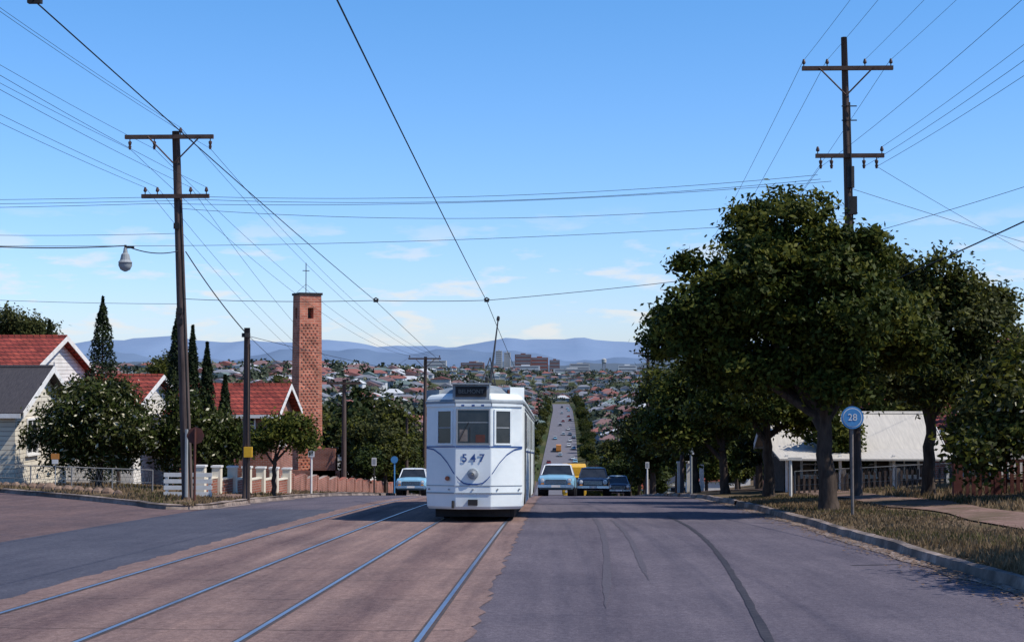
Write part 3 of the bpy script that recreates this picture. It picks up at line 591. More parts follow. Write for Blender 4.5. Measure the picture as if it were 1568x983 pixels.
up=lambda x:(x,1)
dn=lambda x:(x,-1)
def exl(mb,b,t):
    for z in (5.6,3.2,2.9):
        c=b.lerp(t,(z-b.z)/(t.z-b.z)); mb.box((c.x-.02,c.y-.17,z),(.16,.08,.16),'dark')
    mb.tube([b+Vector((.12,-.12,0)),b.lerp(t,.8)+Vector((.1,-.1,0))],.02,'dark',5)
    mb.tube([(b.x,b.y-.2,b.z+.3),(b.x+.0,b.y-.21,b.z+2.2)],.045,'grey',6)
pole((-10.5,40),(-10.93,40,8.32),.165,.11,[(8.14,-12.34,-9.81,True,[dn(-12.2),dn(-11.5),dn(-9.9),up(-10.75)]),(6.45,-11.85,-9.92,False,[up(-11.75),up(-11.4),up(-10.45),up(-10.0)])],extra=exl)
def exr(mb,b,t):
    mb.tube([(8.12,39.8,6.6),(8.12,39.8,7.2)],.1,'dark',8); mb.tube([(8.2,39.75,3),(8.1,39.8,9)],.025,'dark',5)
    mb.box((8.15,39.75,6.1),(.22,.2,.5),'dark')
    for z in (5.2,5.9,8.5,8.9): mb.box((8.1,39.85,z),(.42,.03,.03),'dark')
pole((8.25,40),(8.0,40,10.87),.175,.085,[(9.97,6.8,9.33,True,[up(6.85),up(7.5),up(8.55),up(9.27)]),(7.51,7.16,9.06,False,[dn(7.3),dn(7.6),dn(8.5),dn(8.85),up(7.22),up(9.0)])],extra=exr)
def ex2(mb,b,t):
    mb.box((-9.2,41.83,-.89),(.24,.1,.3),'yellow'); mb.tube([(-9.29,41.85,2.5),(-9.29,41.85,2.62)],.13,'dark',8)
    mb.tube([(-9.18,41.88,-2.3),(-9.18,41.88,2.3)],.02,'dark',5)
pole((-9.29,42),(-9.29,42,2.78),.12,.09,[],'trolley_wire_pole',ex2)
pole((-10.4,109),(-10.3,109,2.5),.17,.12,[(2.35,-11.6,-9.1,True,[up(-11.5),up(-9.2)])])
pole((-11.4,75),(-11.4,75,1.0),.15,.1,[(.8,-12.3,-10.5,False,[up(-12.2),up(-10.6)])])
pole((7.2,118),(7.3,118,3.0),.17,.12,[(2.85,6.1,8.5,True,[up(6.2),up(8.4)]),(1.6,6.4,8.2,False,[])])
for y in (160,210,265,325): pole((-10.6,y),(-10.6,y,zr(y)+9.5),.17,.12,[(zr(y)+9.2,-11.8,-9.4,False,[])]); pole((7,y+12),(7,y+12,zr(y+12)+9.5),.17,.12,[(zr(y+12)+9.2,5.8,8.2,False,[])])
for (x,y,hh) in ((9.4,58,6),(6.4,75,5.5),(-9.9,92,5)): pole((x,y),(x,y,h(x,y)+hh),.12,.08,[],'trolley_wire_pole')
# ------------------------------------------------------------------ wires
def wire(mb,a,b,sag=0,r=.011,n=16,mat='wire'):
    pts=[]
    for i in range(n+1):
        t=i/n; pts.append((a[0]+(b[0]-a[0])*t,a[1]+(b[1]-a[1])*t,a[2]+(b[2]-a[2])*t-4*sag*t*(1-t)))
    mb.tube(pts,r,mat,4,False)
mb=MB()
def cw(x,pts,r=.011):
    for i in range(len(pts)-1): wire(mb,(x[i],pts[i],zr(pts[i])+5.42),(x[i+1],pts[i+1],zr(pts[i+1])+5.42),.04,r,6)
cw([-1.95,-1.92,-1.9,-1.85,-1.85],[-15,12,37,68,105],.009); cw([-4.5,-4.55,-4.8,-4.6,-4.5],[-15,12.1,37,68,105],.009)
z37=zr(37)+5.44
for a,b,s in (((-10.75,40,3.55),(-4.8,37,z37),.05),((-4.8,37,z37),(-1.9,37,z37),.02),((-1.9,37,z37),(8.15,40,4.65),.08)): wire(mb,a,b,s,.008)
z12=zr(12)+5.44
for a,b,s in (((-12,11.8,4.9),(-4.55,12.1,z12),.02),((-4.55,12.1,z12),(-1.9,12,z12+.2),.03),((-1.9,12,z12+.2),(9,12,5.7),.05)): wire(mb,a,b,s,.005)
wire(mb,(-9.3,42,2.55),(-4.7,68,zr(68)+5.44),.1,.008); wire(mb,(-4.7,68,zr(68)+5.44),(6.4,75,zr(75)+5.6),.1,.008)
for x,y,z in ((-4.8,37,z37),(-1.9,37,z37),(-4.55,12.1,z12)):
    mb.box((x,y,z-.01),(.12,.05,.07),'dark'); mb.tube([(x-.07,y,z+.02),(x,y,z+.07),(x+.07,y,z+.02)],.02,'dark',5)
mb.obj('tram_overhead_wires')
mb=MB()
lp=[((-12.2,39.85,7.8),(-12.6,-5,9.7)),((-11.5,39.85,7.8),(-11.9,-5,9.7)),((-10.75,39.85,8.4),(-11.2,-5,10.6)),((-9.9,39.85,7.8),(-10.2,-5,9.7))]
lo=[((-11.75,39.85,6.7),(-12.0,-5,8.6)),((-11.4,39.85,6.7),(-11.6,-5,8.6)),((-10.45,39.85,6.7),(-10.7,-5,8.6)),((-10.0,39.85,6.7),(-10.2,-5,8.6))]
for a,b in lp+lo: wire(mb,a,b,.55,.0055,20)
for k,(a,b) in enumerate(lp): wire(mb,a,(-11.5+k*.75,108.9,2.55),1.1,.008,22)
for k,(a,b) in enumerate(lo[:3]): wire(mb,a,(-12.2+k*.6,75,1.0),.5,.007,16)
for k in (0,1): wire(mb,(-12.2+1.6*k,75,1.0),(-11.5+2.3*k,108.9,2.5),.5,.01)
for a,b,s in (((-10.45,39.9,6.45),(7.22,39.9,6.98),.28),((-10.0,39.9,6.35),(7.3,39.9,6.86),.30),((-11.4,39.9,6.25),(7.6,39.9,6.80),.26),((-10.7,39.9,6.1),(7.6,39.9,6.3),.4),((-10.7,39.9,5.05),(8.1,39.9,5.75),.15)): wire(mb,a,b,s,.0065,26)
for a,b,s in (((-10.45,39.9,6.45),(-30,38,6.3),.12),((-10.0,39.9,6.35),(-30,38,6.15),.12),((-11.4,39.9,6.25),(-30,38,6.0),.12),((-10.7,39.9,5.05),(-30,38,5.2),.1)): wire(mb,a,b,s,.0065,14)
wire(mb,(-10.7,39.9,5.4),(-31,45,6.6),.3,.006); wire(mb,(-10.8,39.9,3.4),(-30,43,4.8),.3,.006); wire(mb,(-10.65,40.1,4.9),(-9.3,42,2.6),.1,.016); wire(mb,(-9.3,42,2.6),(-10.4,68,-.2),.3,.010)
for a,b in (((6.85,39.85,10.2),(6.9,-5,12.6)),((7.5,39.85,10.2),(7.6,-5,12.6)),((8.55,39.85,10.2),(8.9,-5,12.6)),((9.27,39.85,10.2),(9.9,-5,12.6)),((9.0,39.85,7.75),(9.5,-5,10.2)),((8.85,39.85,7.2),(9.9,-5,9.4)),((8.5,39.85,7.2),(9.0,-5,9.2)),((7.3,39.85,7.2),(7.6,-5,9.4))): wire(mb,a,b,.6,.006,22)
for a,b,s in (((8.1,39.85,6.6),(22,44,3.2),.1),((8.1,39.85,5.2),(20,30,9.2),.3),((8.85,39.85,7.2),(24,60,4.2),.2),((6.85,40,10.2),(6.2,118,3.0),1.2),((7.5,40,10.2),(6.9,118,3.0),1.2),((9.27,40,10.2),(8.4,118,3.0),1.2),((7.3,40,7.2),(6.4,118,1.7),1.2)): wire(mb,a,b,s,.007,20)
wire(mb,(7.6,37,3.4),(9.6,22,5.0),.05,.016,12); wire(mb,(9.6,22,5.0),(11,12,6.4),.05,.016,12)
mb.obj('power_lines')
lx,ly,lz=-10.9,35.3,4.45
P=empty('street_lamp',(lx,ly,lz)); mb=MB(); mb.tube([(0,0,.15),(0,0,.02),(0,0,-.02),(0,0,-.16),(0,0,-.22)],[.04,.06,.10,.13,.18],'grey',14); mb.box((.12,0,.16),(.2,.05,.05),'dark'); mb.tube([(0,0,.12),(0,0,.22)],.03,'dark',8); mb.obj('housing',P,smooth=False)
mb=MB(); mb.tube([(0,0,-.22),(0,0,-.3),(0,0,-.4),(0,0,-.45)],[.165,.17,.12,.03],'grey',14); mb.obj('globe',P,smooth=True)
mb=MB(); wire(mb,(lx,ly,lz+.2),(-10.8,39.9,4.9),.12,.014); wire(mb,(lx,ly,lz+.2),(-17,30,4.75),.25,.014); mb.obj('span_wire',P,origin=(lx,ly,lz))
# ------------------------------------------------------------------ signs
def post_sign(name,x,y,hh,r,pm,fn=None,zoff=0):
    z=h(x,y)+.05; P=empty(name,(x,y,z)); mb=MB(); mb.tube([(0,0,-.2),(0,0,hh)],r,pm,8); mb.obj('post',P)
    mb=MB(); fn(mb,hh) ; mb.obj('plate',P); return P
def disc(mb,z,r,mat,y=-.05,t=.02,n=24): mb.tube([(0,y,z),(0,y-t,z)],r,mat,n)
def tx(P,s,loc,size,mat,name='lettering',rot=(math.pi/2,0,0),off=0):
    c=bpy.data.curves.new(name,'FONT'); c.body=s; c.size=size; c.align_x='CENTER'; c.align_y='CENTER'; c.extrude=.003; c.offset=off; c.materials.append(M[mat]); o=bpy.data.objects.new(name,c); o.location=loc; o.rotation_euler=rot; COL.objects.link(o); o.parent=P
def f28(mb,hh): disc(mb,hh-.2,.235,'signblue'); disc(mb,hh-.2,.20,'white',-.071,.003); disc(mb,hh-.2,.185,'signblue',-.075,.003)
P=post_sign('bus_stop_sign',6.1,30,2.32,.032,'oldwood',f28); tx(P,'28',(0,-.082,2.12),.2,'white')
def fst(mb,hh): mb.tube([(0,.05,hh-.2),(0,.03,hh-.2)],.24,'rust',8)
post_sign('stop_sign',-9.8,38,2.05,.035,'rust',fst)
def frw(mb,hh): mb.box((0,-.04,hh-.1),(.26,.02,.18),'orange'); mb.box((0,-.04,hh-.27),(.2,.02,.14),'white')
post_sign('warning_sign',-16.3,45.6,1.2,.02,'grey',frw)
def fsm(mb,hh): mb.box((0,-.04,hh-.2),(.24,.02,.4),'white'); mb.box((0,-.052,hh-.2),(.16,.004,.28),'grey')
post_sign('tram_stop_sign',-9.45,54,1.85,.04,'white',fsm); post_sign('tram_stop_sign',-9.4,72,1.85,.04,'dark',fsm); post_sign('traffic_sign',5.5,60,2.1,.05,'grey',fsm); post_sign('traffic_sign',5.5,90,2.1,.05,'white',fsm)
def fbl(mb,hh): disc(mb,hh-.15,.2,'signblue')
post_sign('tram_stop_sign',-9.3,80,2.1,.04,'signblue',fbl)
def fwp(mb,hh): mb.box((.12,-.05,hh-.04),(.4,.04,.08),'white')
post_sign('street_name_sign',6.75,42,1.25,.045,'white',fwp)
# ------------------------------------------------------------------ fences
def fence_wire(name,pts,hh,sp=1.1,mesh=True,mat='galv',r=.025):
    mb=MB(); O=(pts[0][0],pts[0][1],h(*pts[0]))
    for (a,b) in zip(pts[:-1],pts[1:]):
        a,b=Vector(a),Vector(b); n=max(1,int((b-a).length/sp)); P=[a.lerp(b,i/n) for i in range(n+1)]
        T=[(p.x,p.y,h(p.x,p.y)+hh) for p in P]
        for p,t in zip(P,T): mb.tube([(p.x,p.y,h(p.x,p.y)-.1),t],r,mat,6)
        for f in (1,.5,.1): mb.tube([(t[0],t[1],t[2]-hh*(1-f)) for t in T],r*.7 if f==1 else .008,mat,5)
        if mesh:
            k=int((b-a).length/.12)
            for i in range(k):
                p=a.lerp(b,i/k); q=a.lerp(b,min(1,(i+2)/k)); z=h(p.x,p.y)+.1
                mb.tube([(p.x,p.y,z),(q.x,q.y,z+hh-.1)],.004,mat,3,False); mb.tube([(q.x,q.y,z),(p.x,p.y,z+hh-.1)],.004,mat,3,False)
    mb.obj(name,origin=O)
fence_wire('wire_mesh_fence',[(-25,50.5),(-18.3,45.2),(-13.3,46.2)],.82)
fence_wire('wire_mesh_fence',[(7.2,44),(11.9,42.2)],.85,.9)
mb=MB(); x0,x1,yy=-11.8,-10.35,42.2; z=h(-11,42.2)+.1
for k in range(4): mb.box(((x0+x1)/2,yy-.03,z+.1+k*.19),(x1-x0,.03,.12),'white',0,.0)
for x in (x0+.08,-11.05,x1-.08): mb.box((x,yy+.02,z+.32),(.08,.07,.8),'white')
mb.obj('white_rail_barrier',origin=(-11,42.2,z))
mb=MB(); a,b=Vector((-11.4,45.0)),Vector((-10.0,52))
for i in range(7):
    p=a.lerp(b,i/6); z=h(p.x,p.y)+.1; mb.box((p.x,p.y,z+.42),(.28,.28,.95),'cream'); mb.box((p.x,p.y,z+.92),(.34,.34,.06),'white')
    if i<6:
        q=a.lerp(b,(i+1)/6); m=(p+q)/2; ang=math.atan2(q.y-p.y,q.x-p.x); mb.box((m.x,m.y,h(m.x,m.y)+.3),((q-p).length-.29,.16,.6),'brick',ang); mb.box((m.x,m.y,h(m.x,m.y)+.63),((q-p).length-.29,.2,.05),'cream',ang)
mb.obj('brick_fence',origin=(-11,47,-2.8))
mb=MB()
for y in range(58,96,3): z=h(-11.3,y)+.1; mb.box((-11.3,y,z+.3),(.22,2.99,.7),'brick'); mb.box((-11.3,y-1.4,z+.4),(.3,.3,.9),'brick')
mb.obj('brick_fence',origin=(-11.3,58,-4))
mb=MB()
for x,y in [(-13.1-i*.42,41.9+i*.36+R.uniform(-.08,.08)) for i in range(26)]:
    s=R.uniform(.12,.22); z=h(x,y)+.1; mb.tube([(x,y,z-.05),(x,y,z+s*.5),(x+R.uniform(-.03,.03),y,z+s)],[s*1.2,s*1.1,s*.5],'stone',6)
mb.obj('stone_edging',origin=(-15,43,-2.3))
mb=MB()
for i in range(34):
    x=10.1+i*.155; y=36.3+R.uniform(-.01,.01)-.06*(x-10); z=h(x,y)+.1
    mb.box((x,y,z+.42),(.09,.03,.8+R.uniform(-.04,.04)),'darkred')
for x in (10.0,11.0,12.0,13.0,14.2,15.4): y=36.3-.06*(x-10); z=h(x,y); mb.box((x,y+.06,z+.5),(.17,.17,1.25),'darkred'); mb.box((x,y+.06,z+1.15),(.22,.22,.07),'white')
for dz in (.25,.75): mb.box((12.7,36.2,h(12.7,36.2)+.1+dz),(5.4,.05,.08),'darkred',-.06)
mb.obj('paling_fence',origin=(12.5,36.3,-1.4))
mb=MB()
for i in range(40):
    x=7.4+i*.17; y=45.5; z=h(x,y)+.05; mb.box((x,y,z+.32),(.07,.03,.62+R.uniform(-.04,.04)),'darkwood')
for i in range(5): mb.box((7.3+i*1.7,45.56,h(8,45.5)+.45),(.12,.1,.9),'oldwood')
mb.obj('picket_fence',origin=(8,45.5,-2.6))
for p in (5.9,6.5,7.4):
    mb=MB(); mb.box((p+.6,66+p*2,h(p+.6,66+p*2)+.8),(.22,.22,1.8),'white'); mb.box((p+.6,66+p*2,h(p+.6,66+p*2)+1.75),(.3,.3,.1),'white'); mb.obj('gate_post',origin=(p+.6,66+p*2,h(p,66+p*2)))
# ------------------------------------------------------------------ tram
P=empty('tram',(-1.83,30,zr(30)+.012),(-math.atan(.062),0,0))
LN=13.6; HW=1.06; FC=.38; FY=.46
def plan(ins):
    a=HW-ins; c=FC*(1-ins*.5)
    return [(-c,ins),(c,ins),(a-.03,FY+ins),(a,FY+.35+ins),(a,LN-FY-.35-ins),(a-.03,LN-FY-ins),(c,LN-ins),(-c,LN-ins),(-a+.03,LN-FY-ins),(-a,LN-FY-.35-ins),(-a,FY+.35+ins),(-a+.03,FY+ins)]
def loft(mb,levels,mat,captop=True):
    vs=[];n=12
    for z,ins in levels: vs+=[(x,y,z) for x,y in plan(ins)]
    fs=[(l*n+k,l*n+(k+1)%n,(l+1)*n+(k+1)%n,(l+1)*n+k) for l in range(len(levels)-1) for k in range(n)]
    if captop: fs.append(tuple((len(levels)-1)*n+k for k in range(n)))
    fs.append(tuple(reversed(range(n)))); mb.add(vs,fs,mat)
mb=MB(); loft(mb,[(.27,.06),(.33,.02),(.62,.0),(2.48,.0),(2.5,.0)],'tram'); mb.obj('body',P,bevel=.015)
mb=MB(); loft(mb,[(2.5,-.03),(2.55,-.03),(2.62,.03),(2.74,.16),(2.85,.36),(2.92,.6),(2.94,.8)],'tramroof'); o=mb.obj('roof',P,bevel=.01)
mb=MB(); loft(mb,[(2.50,-.005),(2.6,.0),(2.66,.03),(2.72,.12)],'tram'); mb.obj('cant_rail',P)
def onf(u,pr=0):
    s=1 if u>=0 else -1; a=abs(u)
    if a<=FC: return (u,-pr)
    W=HW-.03-FC; t=(a-FC)/W; L_=math.hypot(W,FY); nx,ny=FY/L_,-W/L_
    return (s*(a+nx*pr), FY*t+ny*pr)
def fp(mb,u0,u1,z0,z1,pr,mat,back=-.01):
    a,b=onf(u0,pr),onf(u1,pr); c,d=onf(u0,back),onf(u1,back)
    vs=[(a[0],a[1],z0),(b[0],b[1],z0),(b[0],b[1],z1),(a[0],a[1],z1),(c[0],c[1],z0),(d[0],d[1],z0),(d[0],d[1],z1),(c[0],c[1],z1)]
    mb.add(vs,[(0,1,2,3),(4,7,6,5),(0,4,5,1),(1,5,6,2),(2,6,7,3),(3,7,4,0)],mat)
def fwin(mb,gl,u0,u1,z0,z1,f=.035,fm='tram'):
    fp(gl,u0,u1,z0,z1,.006,'tramglass')
    fp(mb,u0-f,u0,z0-f,z1+f,.024,fm); fp(mb,u1,u1+f,z0-f,z1+f,.024,fm); fp(mb,u0,u1,z1,z1+f,.023,fm); fp(mb,u0,u1,z0-f,z0,.023,fm)
fr=MB(); gl=MB()
fwin(fr,gl,-.33,.33,1.66,2.36,.03,'grey'); fwin(fr,gl,-.76,-.47,1.66,2.34); fwin(fr,gl,.47,.76,1.66,2.34)
fp(fr,-.325,.325,2.09,2.105,.012,'grey'); fp(fr,-.75,-.48,1.98,2.0,.012,'grey'); fp(fr,.48,.75,1.98,2.0,.012,'grey'); fp(fr,-.08,-.065,1.67,2.0,.018,'dark')
fp(fr,-.29,-.12,1.70,1.95,.0085,'oldwood'); fp(fr,.05,.25,1.68,1.84,.0085,'rust')
gl.obj('windscreen',P); fr.obj('window_frames',P)
st=MB()
for u0,u1 in ((-1.02,-.385),(-.375,.375),(.385,1.02)): fp(st,u0,u1,1.575,1.60,.012,'blue'); fp(st,u0,u1,2.44,2.50,.03,'tram'); fp(st,u0,u1,.60,.625,.016,'grey'); fp(st,u0,u1,.76,.775,.010,'grey')
line=[(1.02,1.56),(.86,1.53),(.7,1.42),(.55,1.25),(.42,1.05),(.3,.9),(.2,.82),(.1,.8)]
for s in (-1,1):
    for (a,b) in zip(line[:-1],line[1:]):
        pts=[]
        for (u,z) in (a,b):
            for dz in (-.014,.014): q=onf(s*u,.013); pts.append((q[0],q[1],z+dz))
        st.add([pts[0],pts[2],pts[3],pts[1]],[(0,1,2,3)],'blue')
fp(st,-.1,.1,.786,.814,.013,'blue')
for u in (-.22,-.0,.2): fp(st,u-.03,u+.03,2.44,2.475,.034,'blue')
for u in (-.95,-.5,0,.5,.95):
    q=onf(u,.03); st.tube([(q[0],q[1]+.03,.69),(q[0],q[1],.69)],.02,'grey',6)
st.obj('trim',P)
hl=MB(); hl.tube([(0,.02,1.02),(0,-.05,1.02),(0,-.07,1.02)],[.12,.115,.10],'tramroof',20); hl.obj('headlight_housing',P); hl=MB(); hl.tube([(0,-.071,1.02),(0,-.09,1.02),(0,-.10,1.02)],[.085,.06,.02],'grey',20); hl.obj('headlight',P,smooth=True)
hl=MB(); hl.tube([(-.55,.15,.92),(-.55,.05,.92)],.05,'rust',12); hl.obj('marker_lamp',P)
tx(P,'5 4 7',(0,-.016,1.34),.235,'blue','fleet_number',off=.004)
db=MB(); db.box((-.05,.2,2.75),(.78,.42,.33),'tramroof'); db.box((-.05,-.014,2.75),(.66,.02,.22),'dark'); db.box((-.05,-.03,2.915),(.86,.12,.03),'tramroof')
db.box((.80,.72,2.72),(.36,.4,.3),'tram',.6); db.box((.80,.52,2.72),(.22,.05,.18),'rust',.6)
db.box((-.80,.72,2.70),(.36,.4,.22),'tramroof',-.6); db.obj('destination_box',P)
M['dimtext']=pmat('faded_lettering',(.2,.2,.18),None,5,.8)
tx(P,'BELMONT',(-.05,-.027,2.75),.12,'dimtext','destination_text')
un=MB(); un.box((0,7,.24),(1.7,12.6,.3),'dark')
for y in (2.2,3.8,9.8,11.4):
    for s in (-1,1): un.tube([(s*.66,y,.33),(s*.78,y,.33)],.33,'dark',18)
    un.tube([(-.7,y,.33),(.7,y,.33)],.06,'dark',8)
un.box((0,.65,.18),(1.5,.08,.16),'dark'); un.obj('undercarriage',P)
sw=MB()
for s in (-1,1):
    y=1.0
    for k in range(11):
        if k in (0,5,10): sw.box((s*(HW+.005),y+.5,1.35),(.02,.95,2.0),'tramglass'); sw.box((s*(HW+.012),y+.5,1.35),(.02,.05,2.0),'grey')
        else: sw.box((s*(HW+.004),y+.5,1.95),(.02,.9,.75),'tramglass'); sw.box((s*(HW+.012),y+1.02,1.95),(.02,.07,.85),'tram')
        y+=1.06
    sw.box((s*(HW+.008),LN/2,1.5),(.012,LN-2.2,.03),'blue'); sw.box((s*(HW+.008),LN/2,2.43),(.03,LN-2.1,.03),'grey')
sw.obj('side_windows_and_doors',P)
tp=MB(); tp.box((0,7.2,3.0),(.7,1.6,.08),'grey'); tp.tube([(0,7.6,3.03),(0,7.6,3.25)],.1,'dark',8); tp.tube([(-.02,7.4,3.2),(-.07,13.6,5.62)],[.035,.02],'dark',6); tp.tube([(-.07,13.5,5.58),(-.07,13.7,5.68)],.05,'dark',6)
tp.tube([(.15,6.5,3.2),(.2,1.2,3.12)],[.03,.02],'dark',6); tp.box((.2,1.5,3.05),(.06,.06,.2),'dark'); tp.tube([(-.25,5.8,2.95),(-.02,7.6,4.0)],.015,'dark',4); tp.tube([(.25,5.8,2.95),(-.02,7.6,4.0)],.015,'dark',4)
for y in (2.2,4,9.5,11.5): tp.box((0,y,2.98),(.35,.5,.1),'tramroof')
tp.obj('trolley_pole',P)
wp=MB(); wp.tube([(-.3,-.03,1.7),(-.1,-.035,2.1)],.008,'dark',4); wp.tube([(-.42,-.0,.45),(-.42,-.03,.3)],.03,'dark',6); wp.box((0,.05,.42),(.2,.3,.12),'dark'); wp.obj('coupler_and_wiper',P)
# ------------------------------------------------------------------ cars
def car(loc,paint,roofm,rz=0,sc_=1,name='sedan_car',detail=True):
    x,y=loc; sl=(zr(y+2)-zr(y-2))/4; P=empty(name,(x,y,zr(y)+.02),(math.atan(sl),0,rz)); P.scale=(sc_,)*3
    W=.82; secs=[(-2.18,.70,.42,.66),(-2.12,.77,.34,.80),(-1.9,.81,.28,.88),(-1.2,W,.26,.93),(-.7,W,.26,.95),(.9,W,.26,.93),(1.5,.81,.28,.90),(2.0,.78,.32,.84),(2.15,.70,.42,.7)]
    vs=[];n=10
    for (yy,w,zb,zt_) in secs: vs+=[(-w*.88,yy,zb),(-w,yy,zb+.12),(-w,yy,zt_-.16),(-w*.93,yy,zt_-.04),(-w*.45,yy,zt_+.015),(w*.45,yy,zt_+.015),(w*.93,yy,zt_-.04),(w,yy,zt_-.16),(w,yy,zb+.12),(w*.88,yy,zb)]
    fs=[(l*n+k,(l+1)*n+k,(l+1)*n+(k+1)%n,l*n+(k+1)%n) for l in range(len(secs)-1) for k in range(n)]+[tuple(range(n)),tuple(reversed([8*n+k for k in range(n)]))]
    mb=MB(); mb.add(vs,fs,paint); mb.obj('body',P,smooth=False,bevel=.03)
    g=[(-.72,-.82,.93),(.72,-.82,.93),(.72,1.35,.93),(-.72,1.35,.93),(-.57,-.3,1.40),(.57,-.3,1.40),(.57,.95,1.40),(-.57,.95,1.40)]
    mb=MB(); mb.add(g,[(0,1,5,4),(1,2,6,5),(2,3,7,6),(3,0,4,7)],'glass'); mb.obj('glasshouse',P)
    mb=MB(); r=[(-.60,-.36,1.38),(.60,-.36,1.38),(.60,1.0,1.38),(-.60,1.0,1.38),(-.58,-.3,1.42),(.58,-.3,1.42),(.58,.95,1.42),(-.58,.95,1.42),(-.4,-.1,1.46),(.4,-.1,1.46),(.4,.8,1.46),(-.4,.8,1.46)]
    mb.add(r,[(3,2,1,0),(0,1,5,4),(1,2,6,5),(2,3,7,6),(3,0,4,7),(4,5,9,8),(5,6,10,9),(6,7,11,10),(7,4,8,11),(8,9,10,11)],roofm)
    for s in (-1,1):
        for (a,b) in (((s*.72,-.82,.93),(s*.58,-.3,1.4)),((s*.725,.2,.93),(s*.585,.3,1.4)),((s*.72,1.35,.93),(s*.58,.95,1.4))): mb.tube([a,b],.03,roofm,5)
    mb.obj('roof',P)
    mb=MB()
    for s in (-1,1):
        for yy in (-1.35,1.28):
            mb.tube([(s*.62,yy,.31),(s*.80,yy,.31)],.315,'rubber',18); mb.tube([(s*.79,yy,.31),(s*.815,yy,.31)],.17,'chrome',12); mb.tube([(s*.5,yy,.33),(s*.828,yy,.33)],.37,'dark',18)
    mb.obj('wheels',P)
    mb=MB(); mb.box((0,-2.19,.62),(.92,.04,.2),'dark')
    for k in range(4): mb.box((0,-2.215,.55+k*.05),(.9,.02,.014),'chrome')
    mb.box((0,-2.25,.42),(1.6,.09,.11),'chrome'); mb.box((0,2.22,.42),(1.6,.09,.11),'chrome'); mb.box((0,-2.30,.42),(.4,.01,.1),'white')
    for s in (-1,1):
        mb.tube([(s*.6,-2.08,.68),(s*.6,-2.22,.68)],.105,'chrome',14); mb.tube([(s*.6,-2.221,.68),(s*.6,-2.24,.68)],[.085,.05],'lens',14); mb.box((s*.6,2.2,.68),(.16,.04,.14),'rust'); mb.box((s*.6,-2.2,.53),(.14,.03,.06),'orange')
    mb.obj('grille_bumpers_and_lamps',P); return P
M['c_blue']=pmat('car_light_blue',(.20,.40,.55),(.22,.44,.58),2,.3,spec=.6); M['c_navy']=pmat('car_navy',(.012,.022,.05),None,2,.2,spec=.6); M['c_white']=pmat('car_white',(.65,.68,.7),None,2,.3,spec=.6); M['c_grey']=pmat('car_grey_blue',(.2,.28,.36),None,2,.3,spec=.6); M['c_red']=pmat('car_maroon',(.2,.02,.02),None,2,.3)
car((-.1,71),'c_blue','c_white',-.04,1.08); car((1.85,79),'c_navy','c_navy',-.03,1.07); car((3.95,98),'c_navy','c_grey'); car((-7.9,77),'c_blue','c_white',.03)
cols=['c_blue','c_navy','c_white','c_grey','c_white','c_navy','c_red']
for x,y in ((1.6,490),(-3,505),(1.8,530),(3,560),(-4.5,600),(1.5,625),(2,655),(4.0,545),(-5,670),(2,700),(-3,780),(2.5,830),(3,515),(-2,575),(1.2,740),(-1.5,820),(3.6,610),(-6,540),(1.8,880),(-2.5,930),(2.2,970),(-6,470),(3.8,475),(-1.2,700),(3.8,680),(1.5,1010),(-2,1040)): c=R.choice(cols); car((x+xo(y),y),c,R.choice([c,'c_white']),R.choice([0,math.pi]),1.1)
def truck(x,y,mat,name,rz=0,L_=6,H=2.5):
    P=empty(name,(x,y,zr(y)+.02),(0,0,rz)); mb=MB(); mb.box((0,1.2,.5+H/2),(2.1,L_-1.6,H),mat); mb.obj('box_body',P,bevel=.06)
    mb=MB(); mb.box((0,-L_/2+.7,1.05),(1.9,1.4,1.1),mat); mb.box((0,-L_/2+.95,1.85),(1.75,1.0,.6),mat); mb.box((0,-L_/2+.44,1.85),(1.5,.03,.45),'glass'); mb.obj('cab',P,bevel=.08)
    mb=MB()
    for s in (-1,1):
        for yy in (-L_/2+.8,L_/2-1): mb.tube([(s*.7,yy,.42),(s*.98,yy,.42)],.42,'rubber',16)
        mb.tube([(s*.7,-L_/2-.02,.95),(s*.7,-L_/2-.05,.95)],.11,'lens',12)
    mb.box((0,-L_/2-.03,.55),(1.9,.08,.14),'chrome'); mb.box((0,0,.5),(1.2,L_-.5,.15),'dark'); mb.obj('wheels_and_bumper',P)
truck(1.25,125,'yellow','delivery_truck',0,6,2.4); truck(-.5,600,'orange','bus',math.pi,9,2.4)
# ------------------------------------------------------------------ light, sky
SUN=Vector((.96,-.27,.0)).normalized(); EL=math.radians(50)
sd=Vector((SUN.x*math.cos(EL),SUN.y*math.cos(EL),math.sin(EL)))
l=bpy.data.lights.new('sun','SUN'); l.energy=5.0; l.angle=math.radians(.53); l.color=(1,.94,.85); lo_=bpy.data.objects.new('sun',l); COL.objects.link(lo_); lo_.rotation_euler=(-sd).to_track_quat('-Z','Y').to_euler(); lo_.location=(30,-10,60)
w=bpy.data.worlds.new('World'); sc.world=w; w.use_nodes=True; nt=w.node_tree; bg=nt.nodes['Background']; bg.inputs[1].default_value=.09
sky=nt.nodes.new('ShaderNodeTexSky'); sky.sky_type='NISHITA'; sky.sun_disc=False; sky.sun_elevation=EL; sky.sun_rotation=math.atan2(sd.x,sd.y); sky.air_density=1.0; sky.dust_density=.3; sky.ozone_density=2.0
tc=nt.nodes.new('ShaderNodeTexCoord'); s=nt.nodes.new('ShaderNodeSeparateXYZ'); nt.links.new(tc.outputs['Generated'],s.inputs[0])
tr=nt.nodes.new('ShaderNodeValToRGB'); e=tr.color_ramp.elements; e[0].position=0; e[0].color=(.60,.68,.98,1); e[1].position=.5; e[1].color=(.30,.52,.80,1)
q=e.new(.05); q.color=(.56,.69,1.0,1); q=e.new(.12); q.color=(.50,.70,1.0,1); q=e.new(.26); q.color=(.40,.71,1.0,1)
nt.links.new(s.outputs[2],tr.inputs[0])
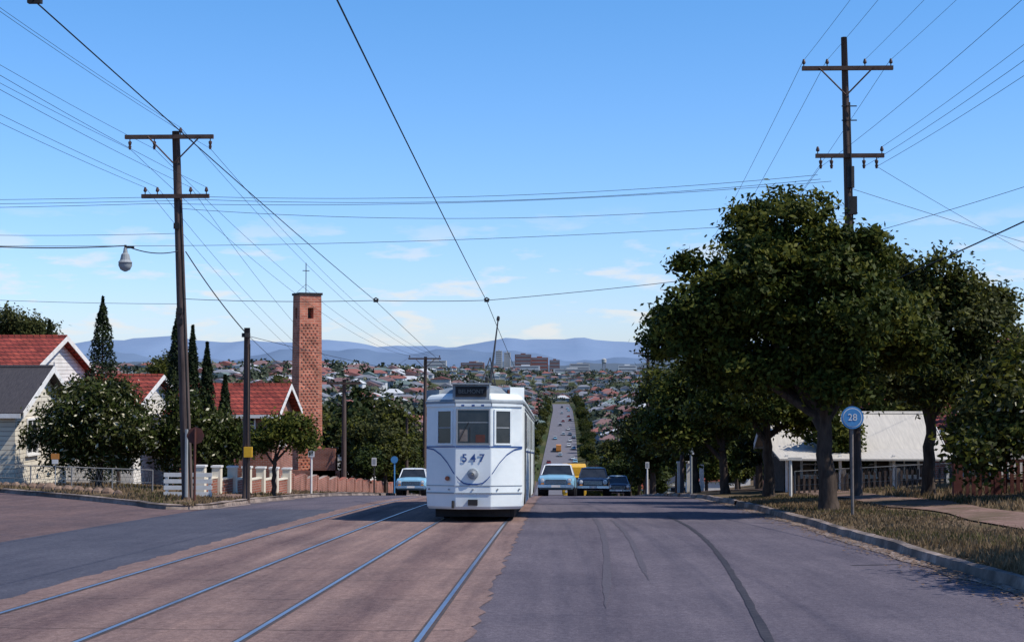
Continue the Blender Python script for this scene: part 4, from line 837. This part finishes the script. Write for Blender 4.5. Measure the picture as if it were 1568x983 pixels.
hs=nt.nodes.new('ShaderNodeMix'); hs.data_type='RGBA'; hs.blend_type='MULTIPLY'; hs.inputs[0].default_value=1; nt.links.new(sky.outputs[0],hs.inputs[6]); nt.links.new(tr.outputs[0],hs.inputs[7])
vm=nt.nodes.new('ShaderNodeVectorMath'); vm.operation='SCALE'; vm.inputs['Scale'].default_value=2.05; nt.links.new(hs.outputs[2],vm.inputs[0])
mp=nt.nodes.new('ShaderNodeMapping'); mp.inputs['Scale'].default_value=(19,19,80); mp.inputs['Location'].default_value=(3.3,1.7,.4); nt.links.new(tc.outputs['Generated'],mp.inputs[0])
n=nt.nodes.new('ShaderNodeTexNoise'); n.inputs['Scale'].default_value=1; n.inputs['Detail'].default_value=7; n.inputs['Roughness'].default_value=.55; nt.links.new(mp.outputs[0],n.inputs['Vector'])
cm=ramp2(nt,n.outputs['Fac'],(0,0,0),(1,1,1),.535,.65)
em=nt.nodes.new('ShaderNodeValToRGB'); e=em.color_ramp.elements; e[0].position=.0; e[0].color=(.4,.4,.4,1); e[1].position=.115; e[1].color=(0,0,0,1); q=e.new(.03); q.color=(.85,.85,.85,1); q=e.new(.07); q.color=(.65,.65,.65,1); nt.links.new(s.outputs[2],em.inputs[0])
mu=nt.nodes.new('ShaderNodeMath'); mu.operation='MULTIPLY'; nt.links.new(cm,mu.inputs[0]); nt.links.new(em.outputs[0],mu.inputs[1])
mx=nt.nodes.new('ShaderNodeMix'); mx.data_type='RGBA'; nt.links.new(mu.outputs[0],mx.inputs[0]); nt.links.new(vm.outputs[0],mx.inputs[6]); mx.inputs[7].default_value=(9.2,9.4,9.5,1)
nt.links.new(mx.outputs[2],bg.inputs[0])
sc.view_settings.view_transform='Standard'; sc.view_settings.look='None'; sc.view_settings.exposure=0
# ------------------------------------------------------------------ camera
c=bpy.data.cameras.new('camera'); c.lens=50; c.sensor_width=36; c.clip_end=60000; c.clip_start=.1; co=bpy.data.objects.new('camera',c); COL.objects.link(co); co.location=(0,0,1.56)
co.rotation_euler=(math.radians(90+1.93),0,math.radians(1.92)); sc.camera=co
